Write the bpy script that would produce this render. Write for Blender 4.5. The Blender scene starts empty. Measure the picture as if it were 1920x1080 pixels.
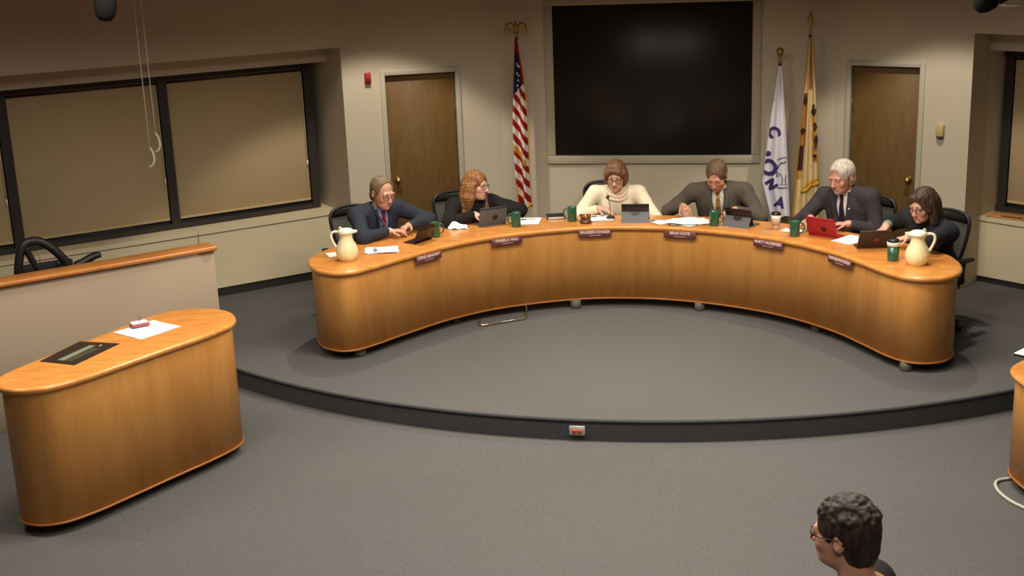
import bpy, bmesh, math, random
import numpy as np
from mathutils import Vector, Matrix
from mathutils.bvhtree import BVHTree
R = math.radians
random.seed(7)
rng = np.random.default_rng(7)
SC = bpy.context.scene
COL = SC.collection

# ------------------------------------------------------------------ camera, world, lamps, exposure
F_PX, PITCH, ROLL, CAM_H = 2418.0, R(15.426), R(2.167), 3.4      # heights are measured from the dais carpet
cp, sp_, cr, sr = math.cos(PITCH), math.sin(PITCH), math.cos(ROLL), math.sin(ROLL)
M0 = np.array([[1, 0, 0], [0, -sp_, -cp], [0, cp, -sp_]])
MR = np.array([[cr, sr, 0], [-sr, cr, 0], [0, 0, 1]]) @ M0
cam = bpy.data.objects.new('camera', bpy.data.cameras.new('camera'))
COL.objects.link(cam)
rot = Matrix([MR[0], -MR[1], -MR[2]]).transposed()
cam.matrix_world = Matrix.Translation((0, 0, CAM_H)) @ rot.to_4x4()
cam.data.sensor_width = 36.0
cam.data.lens = F_PX / 1920 * 36
cam.data.clip_start = 0.05
SC.camera = cam

w = bpy.data.worlds.new('world'); SC.world = w; w.use_nodes = True
w.node_tree.nodes['Background'].inputs[0].default_value = (0.8, 0.85, 1, 1)
w.node_tree.nodes['Background'].inputs[1].default_value = 0.02
SC.view_settings.view_transform = 'Standard'
SC.view_settings.look = 'None'
SC.view_settings.gamma = 1
SC.view_settings.use_curve_mapping = False
SC.view_settings.exposure = 0.25
SC.cycles.max_bounces = 8

WARM = (1.0, 0.93, 0.81)
def spot(x, y, tx, ty, power, size=90, blend=0.5, z=3.6, tz=0.7, rad=0.07, col=WARM):
    l = bpy.data.lights.new('downlight', 'SPOT'); l.energy = power; l.color = col
    l.spot_size = R(size); l.spot_blend = blend; l.shadow_soft_size = rad
    o = bpy.data.objects.new('downlight', l); COL.objects.link(o)
    o.location = (x, y, z)
    o.rotation_euler = (Vector((tx, ty, tz)) - Vector((x, y, z))).to_track_quat('-Z', 'Y').to_euler()
    return o
def area(x, y, sx, sy, power, z=3.62, col=WARM):
    l = bpy.data.lights.new('ceiling_panel', 'AREA'); l.shape = 'RECTANGLE'; l.size = sx; l.size_y = sy
    l.energy = power; l.color = col; l.spread = R(155)
    o = bpy.data.objects.new('ceiling_panel', l); COL.objects.link(o); o.location = (x, y, z)

# fluorescent ceiling panels over the middle of the room (the last one, far left, is added to brighten the left wall and window shades), downlights over the desk and near both window corners
for lx, ly, p in ((0.1, 8.9, 70), (1.7, 8.5, 70), (-2.2, 7.4, 50), (0.3, 6.6, 55), (2.0, 6.3, 40), (-0.4, 4.4, 35), (1.6, 4.2, 30), (0.6, 1.8, 30), (-4.3, 7.7, 34)):
    area(lx, ly, 1.2, 0.6, p)
for lx, ly in ((-1.15, 11.15), (-0.1, 11.6), (1.05, 11.55), (2.1, 11.15), (2.9, 10.4)):
    spot(lx, ly, lx, ly - 0.12, 40, 76, 0.6)
for lx, ly in ((-1.02, 11.62), (3.28, 10.78)):
    spot(lx, ly, lx, ly, 165 if lx < 0 else 135, 90, 0.22)
spot(-2.35, 8.75, -2.35, 8.75, 28, 70, 0.7)

# ------------------------------------------------------------------ helpers
def lin(c):
    return tuple(((v / 255) / 12.92 if v / 255 <= 0.04045 else ((v / 255 + 0.055) / 1.055) ** 2.4) for v in c)
def mat(name, rgb, rough=0.6, spec=0.5, metal=0.0, noise=0.0, nscale=30, bump=0.0, bscale=200, coat=0.0, stretch=(1, 1, 1), lo=None, emit=None, alpha=None, trans=None):
    m = bpy.data.materials.new(name); m.use_nodes = True
    nt = m.node_tree; b = nt.nodes['Principled BSDF']
    c = lin(rgb)
    b.inputs['Base Color'].default_value = (*c, 1)
    b.inputs['Roughness'].default_value = rough
    b.inputs['Specular IOR Level'].default_value = spec
    b.inputs['Metallic'].default_value = metal
    b.inputs['Coat Weight'].default_value = coat
    b.inputs['Coat Roughness'].default_value = 0.12
    if alpha is not None: b.inputs['Alpha'].default_value = alpha
    if trans is not None: b.inputs['Transmission Weight'].default_value = trans
    tc = nt.nodes.new('ShaderNodeTexCoord')
    def vec():
        mp = nt.nodes.new('ShaderNodeMapping'); mp.inputs['Scale'].default_value = stretch
        nt.links.new(tc.outputs['Object'], mp.inputs['Vector']); return mp.outputs['Vector']
    if noise:
        n = nt.nodes.new('ShaderNodeTexNoise'); n.inputs['Scale'].default_value = nscale; n.inputs['Detail'].default_value = 5
        nt.links.new(vec(), n.inputs['Vector'])
        r = nt.nodes.new('ShaderNodeValToRGB')
        l2 = lin(lo) if lo else tuple(v * (1 - noise) for v in c)
        r.color_ramp.elements[0].position = 0.3; r.color_ramp.elements[1].position = 0.7
        r.color_ramp.elements[0].color = (*l2, 1)
        r.color_ramp.elements[1].color = (*[min(1, v * (1 + noise * 0.5)) for v in c], 1)
        nt.links.new(n.outputs['Fac'], r.inputs['Fac']); nt.links.new(r.outputs['Color'], b.inputs['Base Color'])
    if bump:
        n = nt.nodes.new('ShaderNodeTexNoise'); n.inputs['Scale'].default_value = bscale; n.inputs['Detail'].default_value = 3
        nt.links.new(vec(), n.inputs['Vector'])
        bp = nt.nodes.new('ShaderNodeBump'); bp.inputs['Strength'].default_value = bump; bp.inputs['Distance'].default_value = 0.01
        nt.links.new(n.outputs['Fac'], bp.inputs['Height']); nt.links.new(bp.outputs['Normal'], b.inputs['Normal'])
    return m
def wood_uv(name, rgb, dark, rough=0.4, coat=0.15):
    # vertical veneer grain: U is the length along the panel, V the height, both in metres
    m = bpy.data.materials.new(name); m.use_nodes = True
    nt = m.node_tree; b = nt.nodes['Principled BSDF']; L = nt.links.new
    b.inputs['Roughness'].default_value = rough; b.inputs['Coat Weight'].default_value = coat; b.inputs['Coat Roughness'].default_value = 0.2
    uv = nt.nodes.new('ShaderNodeUVMap'); uv.uv_map = 'UVMap'
    m1 = nt.nodes.new('ShaderNodeMapping'); m1.inputs['Scale'].default_value = (7, 0.9, 1); L(uv.outputs[0], m1.inputs[0])
    n1 = nt.nodes.new('ShaderNodeTexNoise'); n1.inputs['Scale'].default_value = 1; n1.inputs['Detail'].default_value = 4; n1.inputs['Distortion'].default_value = 0.6; L(m1.outputs[0], n1.inputs['Vector'])
    m2 = nt.nodes.new('ShaderNodeMapping'); m2.inputs['Scale'].default_value = (90, 5, 1); L(uv.outputs[0], m2.inputs[0])
    n2 = nt.nodes.new('ShaderNodeTexNoise'); n2.inputs['Scale'].default_value = 1; n2.inputs['Detail'].default_value = 3; L(m2.outputs[0], n2.inputs['Vector'])
    mx = nt.nodes.new('ShaderNodeMath'); mx.operation = 'MULTIPLY_ADD'; mx.inputs[1].default_value = 0.3; L(n2.outputs['Fac'], mx.inputs[0])
    sc = nt.nodes.new('ShaderNodeMath'); sc.operation = 'MULTIPLY'; sc.inputs[1].default_value = 0.7; L(n1.outputs['Fac'], sc.inputs[0]); L(sc.outputs[0], mx.inputs[2])
    r = nt.nodes.new('ShaderNodeValToRGB'); r.color_ramp.elements[0].position = 0.33; r.color_ramp.elements[1].position = 0.62
    r.color_ramp.elements[0].color = (*lin(dark), 1); r.color_ramp.elements[1].color = (*lin(rgb), 1)
    L(mx.outputs[0], r.inputs['Fac']); L(r.outputs['Color'], b.inputs['Base Color'])
    return m

class MB:
    def __init__(s): s.v = []; s.f = []; s.mi = []; s.sm = []; s.uv = {}
    def add(s, verts, faces, mi=0, smooth=False, uvs=None):
        o = len(s.v); s.v += [tuple(map(float, p)) for p in verts]
        for k, f in enumerate(faces):
            if uvs is not None: s.uv[len(s.f)] = uvs[k]
            s.f.append([i + o for i in f]); s.mi.append(mi); s.sm.append(smooth)
        return s
    def box(s, c, d, rz=0, mi=0, m=None):
        x, y, z = d[0] / 2, d[1] / 2, d[2] / 2
        P = [Vector((a, b, e)) for a in (-x, x) for b in (-y, y) for e in (-z, z)]
        M = m if m is not None else Matrix.Rotation(rz, 3, 'Z')
        P = [M @ p + Vector(c) for p in P]
        return s.add(P, [(0, 1, 3, 2), (4, 6, 7, 5), (0, 4, 5, 1), (2, 3, 7, 6), (0, 2, 6, 4), (1, 5, 7, 3)], mi)
    def bevbox(s, c, d, bev=0.005, seg=2, rz=0, mi=0, m=None):
        bm = bmesh.new(); bmesh.ops.create_cube(bm, size=1)
        for v in bm.verts: v.co = Vector((v.co.x * d[0], v.co.y * d[1], v.co.z * d[2]))
        bmesh.ops.bevel(bm, geom=list(bm.edges), offset=bev, segments=seg, affect='EDGES', profile=0.5)
        M = m if m is not None else Matrix.Rotation(rz, 3, 'Z')
        bm.verts.index_update()
        s.add([M @ v.co + Vector(c) for v in bm.verts], [[v.index for v in f.verts] for f in bm.faces], mi, True); bm.free(); return s
    def prism(s, poly, z0, z1, mi=0):
        n = len(poly); a = sum(poly[i][0] * poly[(i + 1) % n][1] - poly[(i + 1) % n][0] * poly[i][1] for i in range(n))
        if a < 0: poly = poly[::-1]
        return s.add([(*p, z0) for p in poly] + [(*p, z1) for p in poly],
              [list(range(n))[::-1], list(range(n, 2 * n))] + [(i, (i + 1) % n, n + (i + 1) % n, n + i) for i in range(n)], mi)
    def tube(s, path, r, seg=10, mi=0, closed=False, cap=True):
        P = [Vector(p) for p in path]; n = len(P)
        rs = r if isinstance(r, (list, tuple)) else [r] * n
        V = []; up = None
        for i in range(n):
            t = (P[(i + 1) % n] - P[i - 1]) if closed else (P[min(i + 1, n - 1)] - P[max(i - 1, 0)])
            t.normalize()
            if up is None:
                up = Vector((0, 0, 1)) if abs(t.z) < 0.9 else Vector((1, 0, 0))
            a = t.cross(up)
            if a.length < 1e-6: a = t.cross(Vector((0, 1, 0.3)))
            a.normalize(); b = a.cross(t).normalized(); up = b
            for k in range(seg):
                q = 2 * math.pi * k / seg
                V.append(P[i] + (a * math.cos(q) + b * math.sin(q)) * rs[i])
        Fc = []
        for i in range(n if closed else n - 1):
            j = (i + 1) % n
            for k in range(seg):
                k2 = (k + 1) % seg
                Fc.append((i * seg + k, j * seg + k, j * seg + k2, i * seg + k2))
        if cap and not closed:
            Fc.append(list(range(seg))); Fc.append([(n - 1) * seg + k for k in range(seg)][::-1])
        return s.add(V, Fc, mi, True)
    def lathe(s, prof, c=(0, 0, 0), seg=28, mi=0, warp=None, smooth=True, cap=True):
        V = []; n = len(prof)
        for i, (r, z) in enumerate(prof):
            for k in range(seg):
                q = 2 * math.pi * k / seg
                rr = r if warp is None else warp(r, z, q)
                V.append((c[0] + rr * math.cos(q), c[1] + rr * math.sin(q), c[2] + z))
        Fc = [(i * seg + k, i * seg + (k + 1) % seg, (i + 1) * seg + (k + 1) % seg, (i + 1) * seg + k) for i in range(n - 1) for k in range(seg)]
        if cap: Fc += [list(range(seg))[::-1], [(n - 1) * seg + k for k in range(seg)]]
        return s.add(V, Fc, mi, smooth)
    def ball(s, c, r, seg=14, mi=0, m=None):
        rr = r if isinstance(r, (list, tuple)) else (r, r, r); V = []; n = seg // 2
        for i in range(n + 1):
            a = math.pi * i / n
            for k in range(seg):
                q = 2 * math.pi * k / seg
                p = Vector((rr[0] * math.sin(a) * math.cos(q), rr[1] * math.sin(a) * math.sin(q), -rr[2] * math.cos(a)))
                V.append((m @ p if m is not None else p) + Vector(c))
        return s.add(V, [(i * seg + k, i * seg + (k + 1) % seg, (i + 1) * seg + (k + 1) % seg, (i + 1) * seg + k) for i in range(n) for k in range(seg)], mi, True)
    def xform(s, M):
        s.v = [tuple(M @ Vector(p)) for p in s.v]; return s
    def build(s, name, mats, parent=None, loc=None, rz=0):
        me = bpy.data.meshes.new(name); me.from_pydata(s.v, [], s.f)
        for m in (mats if isinstance(mats, (list, tuple)) else [mats]): me.materials.append(m)
        me.polygons.foreach_set('material_index', s.mi); me.polygons.foreach_set('use_smooth', s.sm)
        if s.uv:
            ul = me.uv_layers.new(name='UVMap')
            for p in me.polygons:
                if p.index in s.uv:
                    for li, uvv in zip(p.loop_indices, s.uv[p.index]): ul.data[li].uv = uvv
        me.update()
        return link(name, me, parent, loc, rz)
def link(name, me, parent=None, loc=None, rz=0):
    o = bpy.data.objects.new(name, me); COL.objects.link(o)
    if parent is not None: o.parent = parent
    if loc is not None: o.location = loc
    o.rotation_euler = (0, 0, rz)
    return o
def tag(o, label=None, cat=None, group=None, kind=None):
    if label: o['label'] = label
    if cat: o['category'] = cat
    if group: o['group'] = group
    if kind: o['kind'] = kind
    return o
def thing(name, label, cat, loc=(0, 0, 0), rz=0, group=None):
    return tag(link(name, None, None, loc, rz), label, cat, group)
def struct(o): o['kind'] = 'structure'; return o
def copy_tree(o, parent=None):
    c = o.copy(); COL.objects.link(c)
    if parent is not None: c.parent = parent
    for ch in list(o.children): copy_tree(ch, c)
    return c
def spline(pts, n=6, closed=True):
    P = [np.array(p, float) for p in pts]; out = []; m = len(P)
    for i in range(m if closed else m - 1):
        if closed: a, b, c, d = P[i - 1], P[i], P[(i + 1) % m], P[(i + 2) % m]
        else: a, b, c, d = P[max(i - 1, 0)], P[i], P[i + 1], P[min(i + 2, m - 1)]
        for k in range(n):
            t = k / n
            out.append(0.5 * (2 * b + (c - a) * t + (2 * a - 5 * b + 4 * c - d) * t * t + (3 * b - a - 3 * c + d) * t ** 3))
    if not closed: out.append(P[-1])
    return [tuple(p) for p in out]
def inset(poly, d):
    n = len(poly); P = np.array(poly); A = np.roll(P, -1, 0) - np.roll(P, 1, 0)
    A /= np.linalg.norm(A, axis=1)[:, None]
    area_ = np.sum(P[:, 0] * np.roll(P[:, 1], -1) - np.roll(P[:, 0], -1) * P[:, 1])
    N = np.c_[-A[:, 1], A[:, 0]] * (1 if area_ > 0 else -1)
    return [tuple(p) for p in P + N * d]
def text_mesh(body, size, extrude=0.0006, align='CENTER', bold=0.0):
    cu = bpy.data.curves.new('lettering', 'FONT'); cu.body = body; cu.size = size; cu.extrude = extrude; cu.offset = bold
    cu.align_x = align; cu.align_y = 'CENTER'; cu.resolution_u = 3
    o = bpy.data.objects.new('lettering_tmp', cu); COL.objects.link(o)
    bpy.context.view_layer.update()
    dg = bpy.context.evaluated_depsgraph_get()
    me = bpy.data.meshes.new_from_object(o.evaluated_get(dg))
    V = [v.co.copy() for v in me.vertices]; Fc = [list(p.vertices) for p in me.polygons]
    bpy.data.objects.remove(o); bpy.data.meshes.remove(me)
    return V, Fc

# ------------------------------------------------------------------ materials
WALL = mat('wall_paint', (200, 186, 162), 0.85, 0.2, bump=0.05, bscale=300)
TRIMP = mat('door_frame_paint', (178, 170, 150), 0.6)
CEIL = mat('ceiling_tile', (128, 122, 112), 0.9)
def carpet(name, a, b):
    m = mat(name, a, 0.95, 0.1, noise=0.2, nscale=110, lo=b, bump=0.35, bscale=420)
    return m
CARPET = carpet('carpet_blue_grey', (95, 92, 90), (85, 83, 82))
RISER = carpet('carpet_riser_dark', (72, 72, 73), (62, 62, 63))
DESKTOP = mat('honey_wood_top', (222, 150, 74), 0.28, 0.5, noise=0.12, nscale=6, lo=(205, 130, 60), coat=0.3, stretch=(1, 3, 1))
VENEER = wood_uv('honey_veneer', (220, 156, 80), (200, 134, 62))
CAPW = mat('wood_cap', (206, 130, 62), 0.3, 0.5, noise=0.12, nscale=8, coat=0.3)
TRIMW = mat('wood_trim', (160, 104, 50), 0.45, 0.4)
FOOTM = mat('grey_foot', (88, 84, 74), 0.6)
DOORW = mat('door_oak', (114, 86, 46), 0.5, 0.25, noise=0.1, nscale=5, stretch=(6, 6, 0.7), lo=(106, 78, 41))
BRASS = mat('brass', (200, 160, 90), 0.3, 0.5, metal=0.9)
GOLDM = mat('gold_finial', (170, 140, 70), 0.35, 0.5, metal=0.7)
STEEL = mat('brushed_steel', (190, 186, 178), 0.35, 0.5, metal=0.8)
CHROME = mat('chrome', (225, 220, 212), 0.15, 0.5, metal=1.0)
BRONZE = mat('bronze_frame', (46, 38, 34), 0.5)
SHADE = mat('shade_fabric', (190, 166, 128), 0.9, 0.1, noise=0.05, nscale=150)
RADP = mat('radiator_enamel', (216, 200, 166), 0.5, 0.4)
BLACKB = mat('black_cove_base', (40, 38, 35), 0.6)
SCREEN = mat('dark_screen', (34, 32, 30), 0.35, 0.3)
SCFRAME = mat('screen_frame_paint', (176, 164, 140), 0.7)
PARTP = mat('partition_fabric', (176, 156, 134), 0.9, 0.1, noise=0.04, nscale=200)
LAMPK = mat('matte_black_lamp', (20, 19, 18), 0.85, 0.1)
BLACKP = mat('black_plastic', (30, 28, 27), 0.45)
DARKG = mat('charcoal_plastic', (58, 56, 55), 0.5)
CHMESH = mat('chair_mesh', (98, 94, 86), 0.8, 0.2, noise=0.3, nscale=400)
CHFAB = mat('chair_seat_fabric', (36, 34, 34), 0.9)
WHITEP = mat('white_paper', (246, 244, 240), 0.8, 0.1)
INK = mat('grey_print', (110, 108, 104), 0.8)
CREAMP = mat('cream_plastic', (240, 228, 178), 0.35, 0.5)
CREAML = mat('cream_lid', (250, 244, 216), 0.35, 0.5)
GREENM = mat('green_mug', (40, 92, 66), 0.3, 0.5, coat=0.3)
COFFEE = mat('inside_dark', (28, 18, 12), 0.3)
TABG = mat('grey_folio', (92, 90, 90), 0.6)
TABK = mat('black_tablet', (22, 22, 23), 0.3)
TABR = mat('red_folio', (158, 26, 34), 0.55)
TABRD = mat('dark_red_emblem', (70, 14, 18), 0.5)
BROWNW = mat('gavel_walnut', (104, 52, 26), 0.3, coat=0.3)
PLATE = mat('nameplate_purple', (112, 62, 66), 0.45)
PLTXT2 = mat('nameplate_small_print', (176, 140, 134), 0.6)
PLTXT = mat('nameplate_white', (240, 216, 204), 0.6)
REDB = mat('alarm_red', (172, 30, 28), 0.5)
REDO = mat('outlet_red', (196, 50, 40), 0.5)
PLATEM = mat('outlet_plate', (176, 168, 158), 0.35, metal=0.3)
BEIGEP = mat('thermostat_beige', (196, 170, 112), 0.5)
FLRED = mat('flag_red', (150, 30, 30), 0.8, 0.1)
FLWHITE = mat('flag_white', (226, 216, 204), 0.8, 0.1)
FLBLUE = mat('flag_blue', (40, 40, 66), 0.8, 0.1)
FLGOLD = mat('gold_fringe', (196, 146, 54), 0.8, 0.1)
FLCREAM = mat('flag_cream', (216, 190, 138), 0.8, 0.1)
FLTAN = mat('flag_tan', (178, 122, 66), 0.8, 0.1)
FLBROWN = mat('flag_brown', (70, 46, 44), 0.8, 0.1)
CITYW = mat('city_flag_white', (222, 216, 222), 0.8, 0.1)
CITYP = mat('city_flag_purple', (72, 52, 108), 0.8, 0.1)
CITYK = mat('city_flag_dark', (44, 42, 52), 0.8, 0.1)
POLEW = mat('flag_pole_wood', (70, 40, 26), 0.4)
CORDW = mat('white_cord', (232, 226, 206), 0.7)
BOOKB = mat('book_brown', (190, 132, 66), 0.6)
GREYP = mat('grey_cable', (176, 172, 160), 0.6)
SLEEVEC = mat('cup_kraft_sleeve', (196, 162, 130), 0.8)

# ------------------------------------------------------------------ room
AX = R(-13)                                   # the room's long axis is turned 13 degrees from the view
CEN = Vector((0.74, 9.38, 0))
def L2W(x, y, z=0):
    return Vector((CEN.x + x * math.cos(AX) - y * math.sin(AX), CEN.y + x * math.sin(AX) + y * math.cos(AX), z))
A = np.array([-1.596, 12.82]); B = np.array([4.223, 11.683]); CL = np.array([-.045, 13.15]); CR = np.array([3.19, 12.49])
aL, aR = R(31.65), R(-51.1)
dL = np.array([math.cos(aL), math.sin(aL)]); nL = np.array([-math.sin(aL), math.cos(aL)])
dR = np.array([math.cos(aR), math.sin(aR)]); nR = np.array([-math.sin(aR), math.cos(aR)])
def PL(s, n): return tuple(A + s * dL + n * nL)
def PR(s, n): return tuple(B + s * dR + n * nR)
ZC, ZF = 3.75, -0.168
FARL = PL(-9.5, 0); FARR = PR(7.5, 0)
def wall_prism(mb, p, q, z0, z1, t=0.2, mi=0):
    p = np.array(p); q = np.array(q); d = (q - p) / np.linalg.norm(q - p); n = np.array([-d[1], d[0]])
    mb.prism([tuple(p), tuple(q), tuple(q + n * t), tuple(p + n * t)], z0, z1, mi)
# floors
DC, DR = (1.603, 14.24), 5.65
fl = MB(); fl.prism([(-11, -3.5), (10.5, -3.5), (10.5, 14.5), (-11, 14.5)], ZF - 0.1, ZF)
struct(fl.build('floor', CARPET))
da = MB()
arc = [(DC[0] + DR * math.sin(R(t)), DC[1] - DR * math.cos(R(t))) for t in np.linspace(-78, 78, 90)]
back = [(7.5, 14.4), (-4.5, 14.4)]
a2 = [p for p in arc]
n = len(a2)
poly = a2 + back
m_ = len(poly)
da.add([(*p, 0) for p in poly] + [(*p, ZF) for p in poly], [list(range(m_))], 0)
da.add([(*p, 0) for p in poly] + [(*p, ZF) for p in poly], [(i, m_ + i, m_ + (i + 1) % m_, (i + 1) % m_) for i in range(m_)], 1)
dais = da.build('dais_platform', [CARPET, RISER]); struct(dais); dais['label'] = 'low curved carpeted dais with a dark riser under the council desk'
# carpet nosing along the dais edge
nb = MB(); nb.tube([(DC[0] + (DR + 0.002) * math.sin(R(t)), DC[1] - (DR + 0.002) * math.cos(R(t)), -0.012) for t in np.linspace(-78, 78, 90)], 0.014, 6)
nb.build('nosing', RISER, dais)
cl = MB(); cl.prism([(-11, -3.5), (10.5, -3.5), (10.5, 14.5), (-11, 14.5)], ZC, ZC + 0.1); struct(cl.build('ceiling', CEIL))

def door_wall(name, p, q, s0, s1, hz, base=True):
    """wall from p to q (left to right seen from the room) with a door opening s0..s1, hz high"""
    p = np.array(p); q = np.array(q); L = np.linalg.norm(q - p); d = (q - p) / L
    w_ = MB()
    wall_prism(w_, p, p + d * s0, 0, hz + 0.05); wall_prism(w_, p + d * s1, q, 0, hz + 0.05); wall_prism(w_, p, q, hz + 0.05, ZC)
    return struct(w_.build(name, WALL)), d, math.atan2(d[1], d[0])
# ---- door walls
def door(idx, p, d, ang, s0, s1, hz, knob_side, knob_z, label):
    p = np.array(p)
    root = link('door_%d' % idx, None, None, (*(p + d * s0), 0), ang); struct(root); root['label'] = label
    W = s1 - s0
    MB().bevbox((W / 2, 0.06, hz / 2 + 0.004), (W - 0.012, 0.04, hz - 0.012), 0.003, 1).build('door_leaf', DOORW, root)
    fr = MB(); t = 0.05
    fr.bevbox((-t / 2, 0.05, hz / 2 + t / 2), (t, 0.14, hz + t), 0.006); fr.bevbox((W + t / 2, 0.05, hz / 2 + t / 2), (t, 0.14, hz + t), 0.006)
    fr.bevbox((W / 2, 0.05, hz + t / 2), (W, 0.14, t), 0.006)
    fr.build('door_frame', TRIMP, root)
    kx = 0.075 if knob_side < 0 else W - 0.075
    k = MB(); k.lathe([(0.032, 0), (0.032, 0.008), (0.012, 0.012), (0.012, 0.035), (0.026, 0.045), (0.03, 0.06), (0.022, 0.072), (0.0, 0.075)])
    k.xform(Matrix.Translation((kx, 0.04, knob_z)) @ Matrix.Rotation(R(90), 4, 'X')); k.build('knob', BRASS, root)
    hx = W + 0.006 if knob_side < 0 else -0.006
    for hzz in (0.3, 1.0, 1.68):
        h = MB(); h.tube([(hx, 0.036, hzz - 0.06), (hx, 0.036, hzz + 0.06)], 0.012, 8); h.build('hinge', BRASS, root)
    return root
wbl, d_, ang_ = door_wall('wall_back_left', A, CL, 0.421, 1.128, 2.07)
door(1, A, d_, ang_, 0.421, 1.128, 2.07, -1, 1.017, 'plain oak door on the left with a brass knob on its left side')
alarm = thing('fire_alarm', 'small red fire alarm box on the wall left of the left door', 'alarm', (*(A + d_ * 0.252), 2.06), ang_)
MB().bevbox((0, -0.022, 0), (0.06, 0.04, 0.105), 0.006).build('housing', REDB, alarm)
MB().bevbox((0, -0.046, -0.015), (0.044, 0.01, 0.05), 0.003).build('pull_plate', mat('alarm_dark_red', (120, 20, 20), 0.4), alarm)
b_ = MB(); wall_prism(b_, A, A + d_ * 0.37, 0, 0.1, -0.012); wall_prism(b_, A + d_ * 1.18, CL, 0, 0.1, -0.012); struct(b_.build('baseboard_back_left', BLACKB))
dr_ = (B - CR) / np.linalg.norm(B - CR)
sD0 = float(np.dot(np.array([3.308, 12.372]) - CR, dr_)); sD1 = sD0 + 0.667
wbr, d2, ang2 = door_wall('wall_back_right', CR, B, sD0, sD1, 2.055)
door(2, CR, d2, ang2, sD0, sD1, 2.055, 1, 1.0, 'plain oak door on the right with a brass knob on its right side')
tp = CR + d2 * float(np.dot(np.array([4.015, 11.84]) - CR, d2))
th = thing('thermostat', 'beige thermostat box on the wall right of the right door', 'thermostat', (*tp, 1.49), ang2)
MB().bevbox((0, -0.02, 0), (0.07, 0.04, 0.11), 0.005).build('housing', BEIGEP, th)
MB().bevbox((0, -0.034, -0.062), (0.05, 0.02, 0.02), 0.004).build('sensor_box', DARKG, th)
b_ = MB(); wall_prism(b_, CR, CR + d2 * (sD0 - .05), 0, 0.1, -0.012); wall_prism(b_, CR + d2 * (sD1 + .05), B, 0, 0.1, -0.012); struct(b_.build('baseboard_back_right', BLACKB))
# ---- screen wall
wb = MB(); wall_prism(wb, CL, CR, 0, ZC); struct(wb.build('wall_back', WALL))
b_ = MB(); wall_prism(b_, CL, CR, 0, 0.1, -0.012); struct(b_.build('baseboard_back', BLACKB))
dS = (CR - CL) / np.linalg.norm(CR - CL); angS = math.atan2(dS[1], dS[0])
sS = float(np.dot(np.array([0.502, 13.038]) - CL, dS)); wS = 1.955
scr = thing('projection_screen', 'large dark projection screen in a beige frame on the back wall', 'screen', (*(CL + dS * (sS + wS / 2)), 1.19), angS)
MB().bevbox((0, -0.011, 0.745), (wS, 0.02, 1.49), 0.003, 1).build('screen_panel', SCREEN, scr)
f_ = 0.085
for nm, c, dd in (('frame_rail', (0, -0.015, -f_ / 2 - 0.002), (wS + 2 * f_, 0.03, f_)), ('frame_rail', (0, -0.015, 1.49 + f_ / 2), (wS + 2 * f_, 0.03, f_)),
                  ('frame_stile', (-wS / 2 - f_ / 2, -0.015, 0.745), (f_, 0.03, 1.49)), ('frame_stile', (wS / 2 + f_ / 2, -0.015, 0.745), (f_, 0.03, 1.49))):
    MB().bevbox(c, dd, 0.006).build(nm, SCFRAME, scr)
# ---- left window wall
wl = MB()
wl.prism([PL(0, 0), PL(0.25, 0.02), PL(0.25, 0.9), PL(0, 0.9)], 0, ZC)
wl.prism([PL(-6.6, 0), PL(0, 0), PL(0, 0.34), PL(-6.6, 0.34)], 2.371, ZC)
wl.prism([PL(-6.6, 0.335), PL(0, 0.335), PL(0, 0.8), PL(-6.6, 0.8)], 2.215, ZC)
wl.prism([PL(-9.5, 0), PL(-6.6, 0), PL(-6.6, 0.9), PL(-9.5, 0.9)], ZF, ZC)
wl.prism([PL(-6.6, 0.62), PL(0, 0.62), PL(0, 0.8), PL(-6.6, 0.8)], ZF, 0.70)
struct(wl.build('wall_left', WALL))
cab = struct(link('trim_1', None)); cab['label'] = 'cream enamel heater cabinet and sill along the left window'
for k in range(4):
    s1_ = -0.004 - k * 1.5; s0_ = s1_ - 1.492
    c_ = MB(); c_.prism([PL(s0_, 0.335), PL(s1_, 0.335), PL(s1_, 0.6), PL(s0_, 0.6)], 0.09, 0.645); c_.build('cabinet_panel', RADP, cab)
    c_ = MB(); c_.prism([PL(s0_, 0.345), PL(s1_, 0.345), PL(s1_, 0.6), PL(s0_, 0.6)], 0.645, 0.655); c_.build('shadow_gap', BLACKB, cab)
    c_ = MB(); c_.prism([PL(s0_ - .002, 0.325), PL(s1_ + .002, 0.325), PL(s1_ + .002, 0.62), PL(s0_ - .002, 0.62)], 0.655, 0.70); c_.build('sill_board', RADP, cab)
b_ = MB(); b_.prism([PL(-6.5, 0.35), PL(0, 0.35), PL(0, 0.6), PL(-6.5, 0.6)], 0, 0.09); struct(b_.build('baseboard_left', BLACKB))
def window(idx, P, s0, s1, mull, n0, zb, zt, label, ang, org):
    root = struct(link('window_%d' % idx, None)); root['label'] = label
    fw = 0.085
    def bar(nm, sa, sb, za, zb_):
        q = MB(); q.prism([P(sa, n0), P(sb, n0), P(sb, n0 + 0.08), P(sa, n0 + 0.08)], za, zb_); q.build(nm, BRONZE, root)
    bar('head_rail', s0, s1, zt - 0.05, zt); bar('bottom_rail', s0, s1, zb, zb + 0.05)
    for m in mull: bar('mullion', m - fw / 2, m + fw / 2, zb + 0.05, zt - 0.05)
    for a, b in zip(mull[:-1], mull[1:]):
        q = MB(); q.prism([P(a + fw / 2, n0 + 0.055), P(b - fw / 2, n0 + 0.055), P(b - fw / 2, n0 + 0.063), P(a + fw / 2, n0 + 0.063)], zb + 0.05, zt - 0.05)
        q.build('pane', GLASS, root)
    return root
GLASS = mat('window_glass', (40, 44, 48), 0.08, 0.5)
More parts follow.
